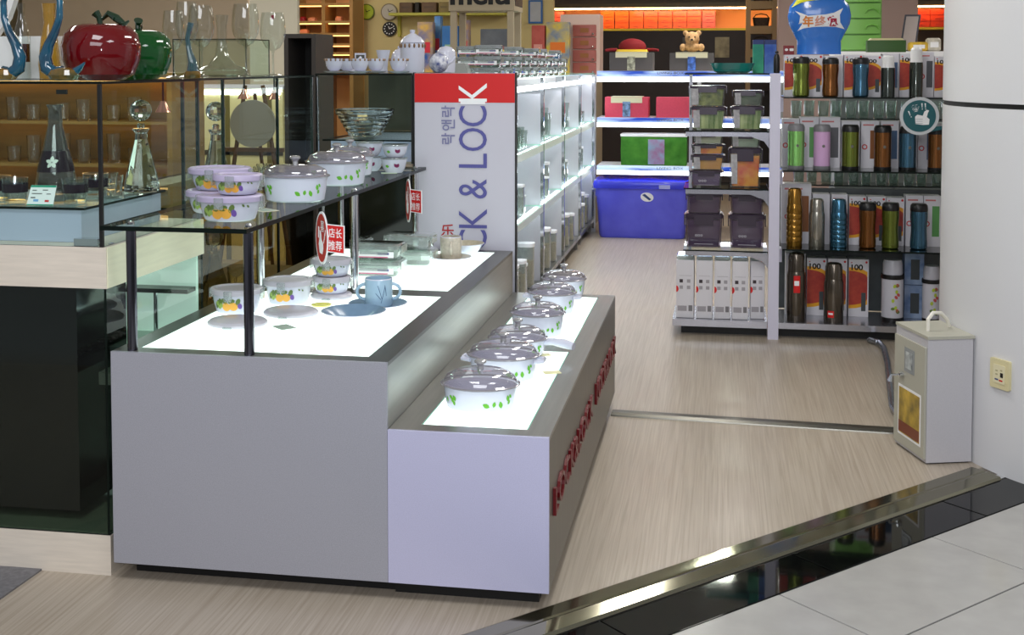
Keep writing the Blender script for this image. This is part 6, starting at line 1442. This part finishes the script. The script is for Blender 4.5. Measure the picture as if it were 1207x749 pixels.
# warm lit bookcase
WB = 13.0
a, b = xat(344, WB), xat(417, WB)
t = thing('lit_bookcase', 'warm lit bookcase full of small goods beside the clock wall', 'bookcase', (0, WB, 0))
wd_m = mat('honey_wood', (170, 126, 70), .5)
for x in (a, a + (b - a) * .5, b - .04):
    mb = MB(); mb.box(x, x + .04, 0, .4, 0, 2.6); mb.build('side', wd_m, t, smooth=False)
mb = MB(); mb.box(a, b, .401, .42, 0, 2.6); mb.build('back_panel', mat('warm_back', (226, 160, 100), .6), t, smooth=False)
zsh = [zat(py, WB) for py in (85, 61, 50, 37, 22, 0)]
for zz in zsh:
    for k in range(2):
        x = a + .041 + k * (b - a) * .5; x2 = a + (b - a) * .5 - .001 if k == 0 else b - .041
        mb = MB(); mb.box(x, x2, 0, .40, zz - .025, zz); s_ = mb.build('shelf', wd_m, t, smooth=False)
        mb = MB(); mb.box(x + .02, x2 - .02, .05, .08, zz - .036, zz - .0255); mb.build('lamp_strip', mat('warm_lamp', (255, 190, 110), .4, emit=3.0), s_, smooth=False)
rn = random.Random(11); gc_ = [(206, 90, 50), (230, 150, 110), (60, 50, 60), (150, 30, 40), (214, 190, 150), (40, 60, 50)]
for zz in zsh[:5]:
    x = a + .06
    while x < b - .17:
        w_ = rn.uniform(.05, .10)
        if abs(x + w_ / 2 - (a + (b - a) * .5)) > .15:
            h_ = rn.uniform(.035, .055); mb = MB(); mb.loft([(0, w_, .1, .015), (h_ * .7, w_, .1, .015), (h_, w_ * .6, .06, .015)], n=2)
            tag(mb.build('gift_item', mat('gift_%d' % rn.randrange(6), gc_[rn.randrange(6)], .5), None, (x + w_ / 2, WB + .16, zz + E5)), 'small colourful gift item on the warm lit bookcase', 'gift', 'gift items on the lit bookcase')
        x += w_ + rn.uniform(.02, .06)
# golden cabinet seen through the vitrine, cream counter seen through the showcase
GY = 6.35
t = thing('golden_cabinet', 'golden wood wall cabinet with glass shelves seen through the vitrine', 'cabinet', (0, GY, 0))
gold = mat('golden_wood', (146, 118, 62), .4, var=.3, vscale=2.2, stretch=(.5, .5, 5))
gx0, gx1 = -4.7, -2.98
mb = MB(); mb.box(gx0, gx1, .40, .43, 0, 1.53); mb.build('back_panel', gold, t, smooth=False)
for x in (gx0, gx1 - .03): mb = MB(); mb.box(x, x + .03, 0, .3995, 0, 1.53); mb.build('side', gold, t, smooth=False)
mb = MB(); mb.box(gx0, gx1, 0, .43, 1.5305, 1.555); mb.build('top', gold, t, smooth=False)
for zz in (.55, .80, 1.04, 1.28):
    mb = MB(); mb.box(gx0 + .031, gx1 - .031, .02, .3995, zz - .014, zz); s_ = mb.build('shelf', gold, t, smooth=False)
    mb = MB(); mb.box(gx0 + .05, gx1 - .05, .33, .35, zz - .024, zz - .0145); mb.build('lamp_strip', mat('golden_lamp', (255, 200, 120), .4, emit=2.0), s_, smooth=False)
mb = MB(); mb.box(gx0 + .05, gx1 - .05, .33, .35, 1.50, 1.525); mb.build('lamp_strip', mat('golden_lamp', (255, 200, 120), .4, emit=2.0), t, smooth=False)
gt0 = None
for zz in (.80, 1.04, 1.28):
    for k in range(9):
        loc = (gx0 + .20 + k * .155, GY + .12 + .05 * (k % 2), zz + E5); sc = (1, 1, rn.uniform(.8, 1.5))
        if gt0 is None: gt0 = tumbler('clear glass on a lit shelf of the golden cabinet', loc, .04, .11, False, 'glasses in the golden cabinet', m=crystal)
        else: copy_thing(gt0, loc, 0, scale=sc)
EY = 9.5
t = thing('cream_counter', 'cream front counter with a bright edge strip seen through the showcase', 'counter', (0, EY, 0))
a, b = xat(205, EY), xat(334, EY)
mb = MB(); mb.box(a, b, 0, .5, 0, 1.40); mb.build('body', mat('cream_front', (226, 216, 160), .6), t, smooth=False)
mb = MB(); mb.box(a - .01, b + .01, -.02, .52, 1.4005, 1.43); mb.build('top', panel_w, t, smooth=False)
mb = MB(); mb.box(a + .02, b - .02, -.016, -.001, 1.355, 1.385); mb.build('light_strip', fluoro, t, smooth=False)
for f_ in (.15, .5, .88):
    mb = MB(); mb.box(a + (b - a) * f_ - .02, a + (b - a) * f_ + .02, -.008, -.0005, 0, 1.35); mb.build('stile', mat('olive_stile', (110, 100, 50), .5), t, smooth=False)
mb = MB(); mb.box(a, b, -.008, -.0005, .86, .90) ; mb.build('rail', mat('dark_rail', (60, 56, 36), .5), t, smooth=False)
DYY = 7.6
t = thing('easel_stand', 'round grey disc board held on thin brown easel legs', 'easel', (xat(298, DYY), DYY, 0))
p = at(298, 146, DYY)
mb = MB(); mb.prism([(u, v + p.z) for u, v in ell(.155, .155, 36)], 0, .02, 'xz'); mb.build('disc', mat('grey_disc', (150, 148, 136), .5), t, smooth=False)
for x0_, x1_ in ((-.06, -.30), (.06, .28)):
    mb = MB(); mb.tube([(x0_, .035, p.z + .25), (x1_, .04, 0)], .014, 8); mb.build('leg', mat('brown_leg', (96, 70, 44), .5), t)
mb = MB(); mb.tube([(0, .045, p.z + .2), (0, .40, 0)], .012, 8); mb.build('leg', mat('brown_leg', (96, 70, 44), .5), t)
mb = MB(); mb.box(-.2, .2, .021, .05, p.z - .185, p.z - .158); mb.build('ledge', mat('brown_leg', (96, 70, 44), .5), t, smooth=False)
# halogen spots under the glass tops
for k, (x, y, z_) in enumerate(((-2.10, 4.40, 1.44), (-2.08, 5.16, 1.47), (-2.05, 5.45, 1.46))):
    mb = MB(); mb.tube([(x, y, GT - .0095), (x, y, z_ + .02)], .004, 6); arm_ = mb.build('lamp_arm', plastic_bk, showcase)
    mb = MB(); mb.lathe([(.010, .02), (.014, .01), (.030, -.022), (.026, -.022)], 16, (x, y, z_), cap1=False); mb.build('reflector', mat('pink_reflector', (226, 150, 130), .15, .6), arm_)
    mb = MB(); mb.lathe([(0, -.012), (.020, -.012), (.018, -.006), (0, -.006)], 14, (x, y, z_)); mb.build('bulb', mat('halogen', (255, 206, 140), .4, emit=14.0), arm_)

p = at(632, 15, WCY)
t = thing('blue_picture', 'blue framed pale picture on the cream wall beside the beige stand', 'frame', (p.x, WCY - .0005, p.z))
mb = MB(); mb.box(-.085, .075, -.02, 0, -.12, .14); mb.build('frame', mat('blue_frame', (46, 104, 170), .4), t, smooth=False)
mb = MB(); mb.box(-.065, .055, -.0215, -.0205, -.10, .12); mb.build('picture', mat('pale_picture', (180, 184, 190), .5, var=.08, vscale=8), t, smooth=False)
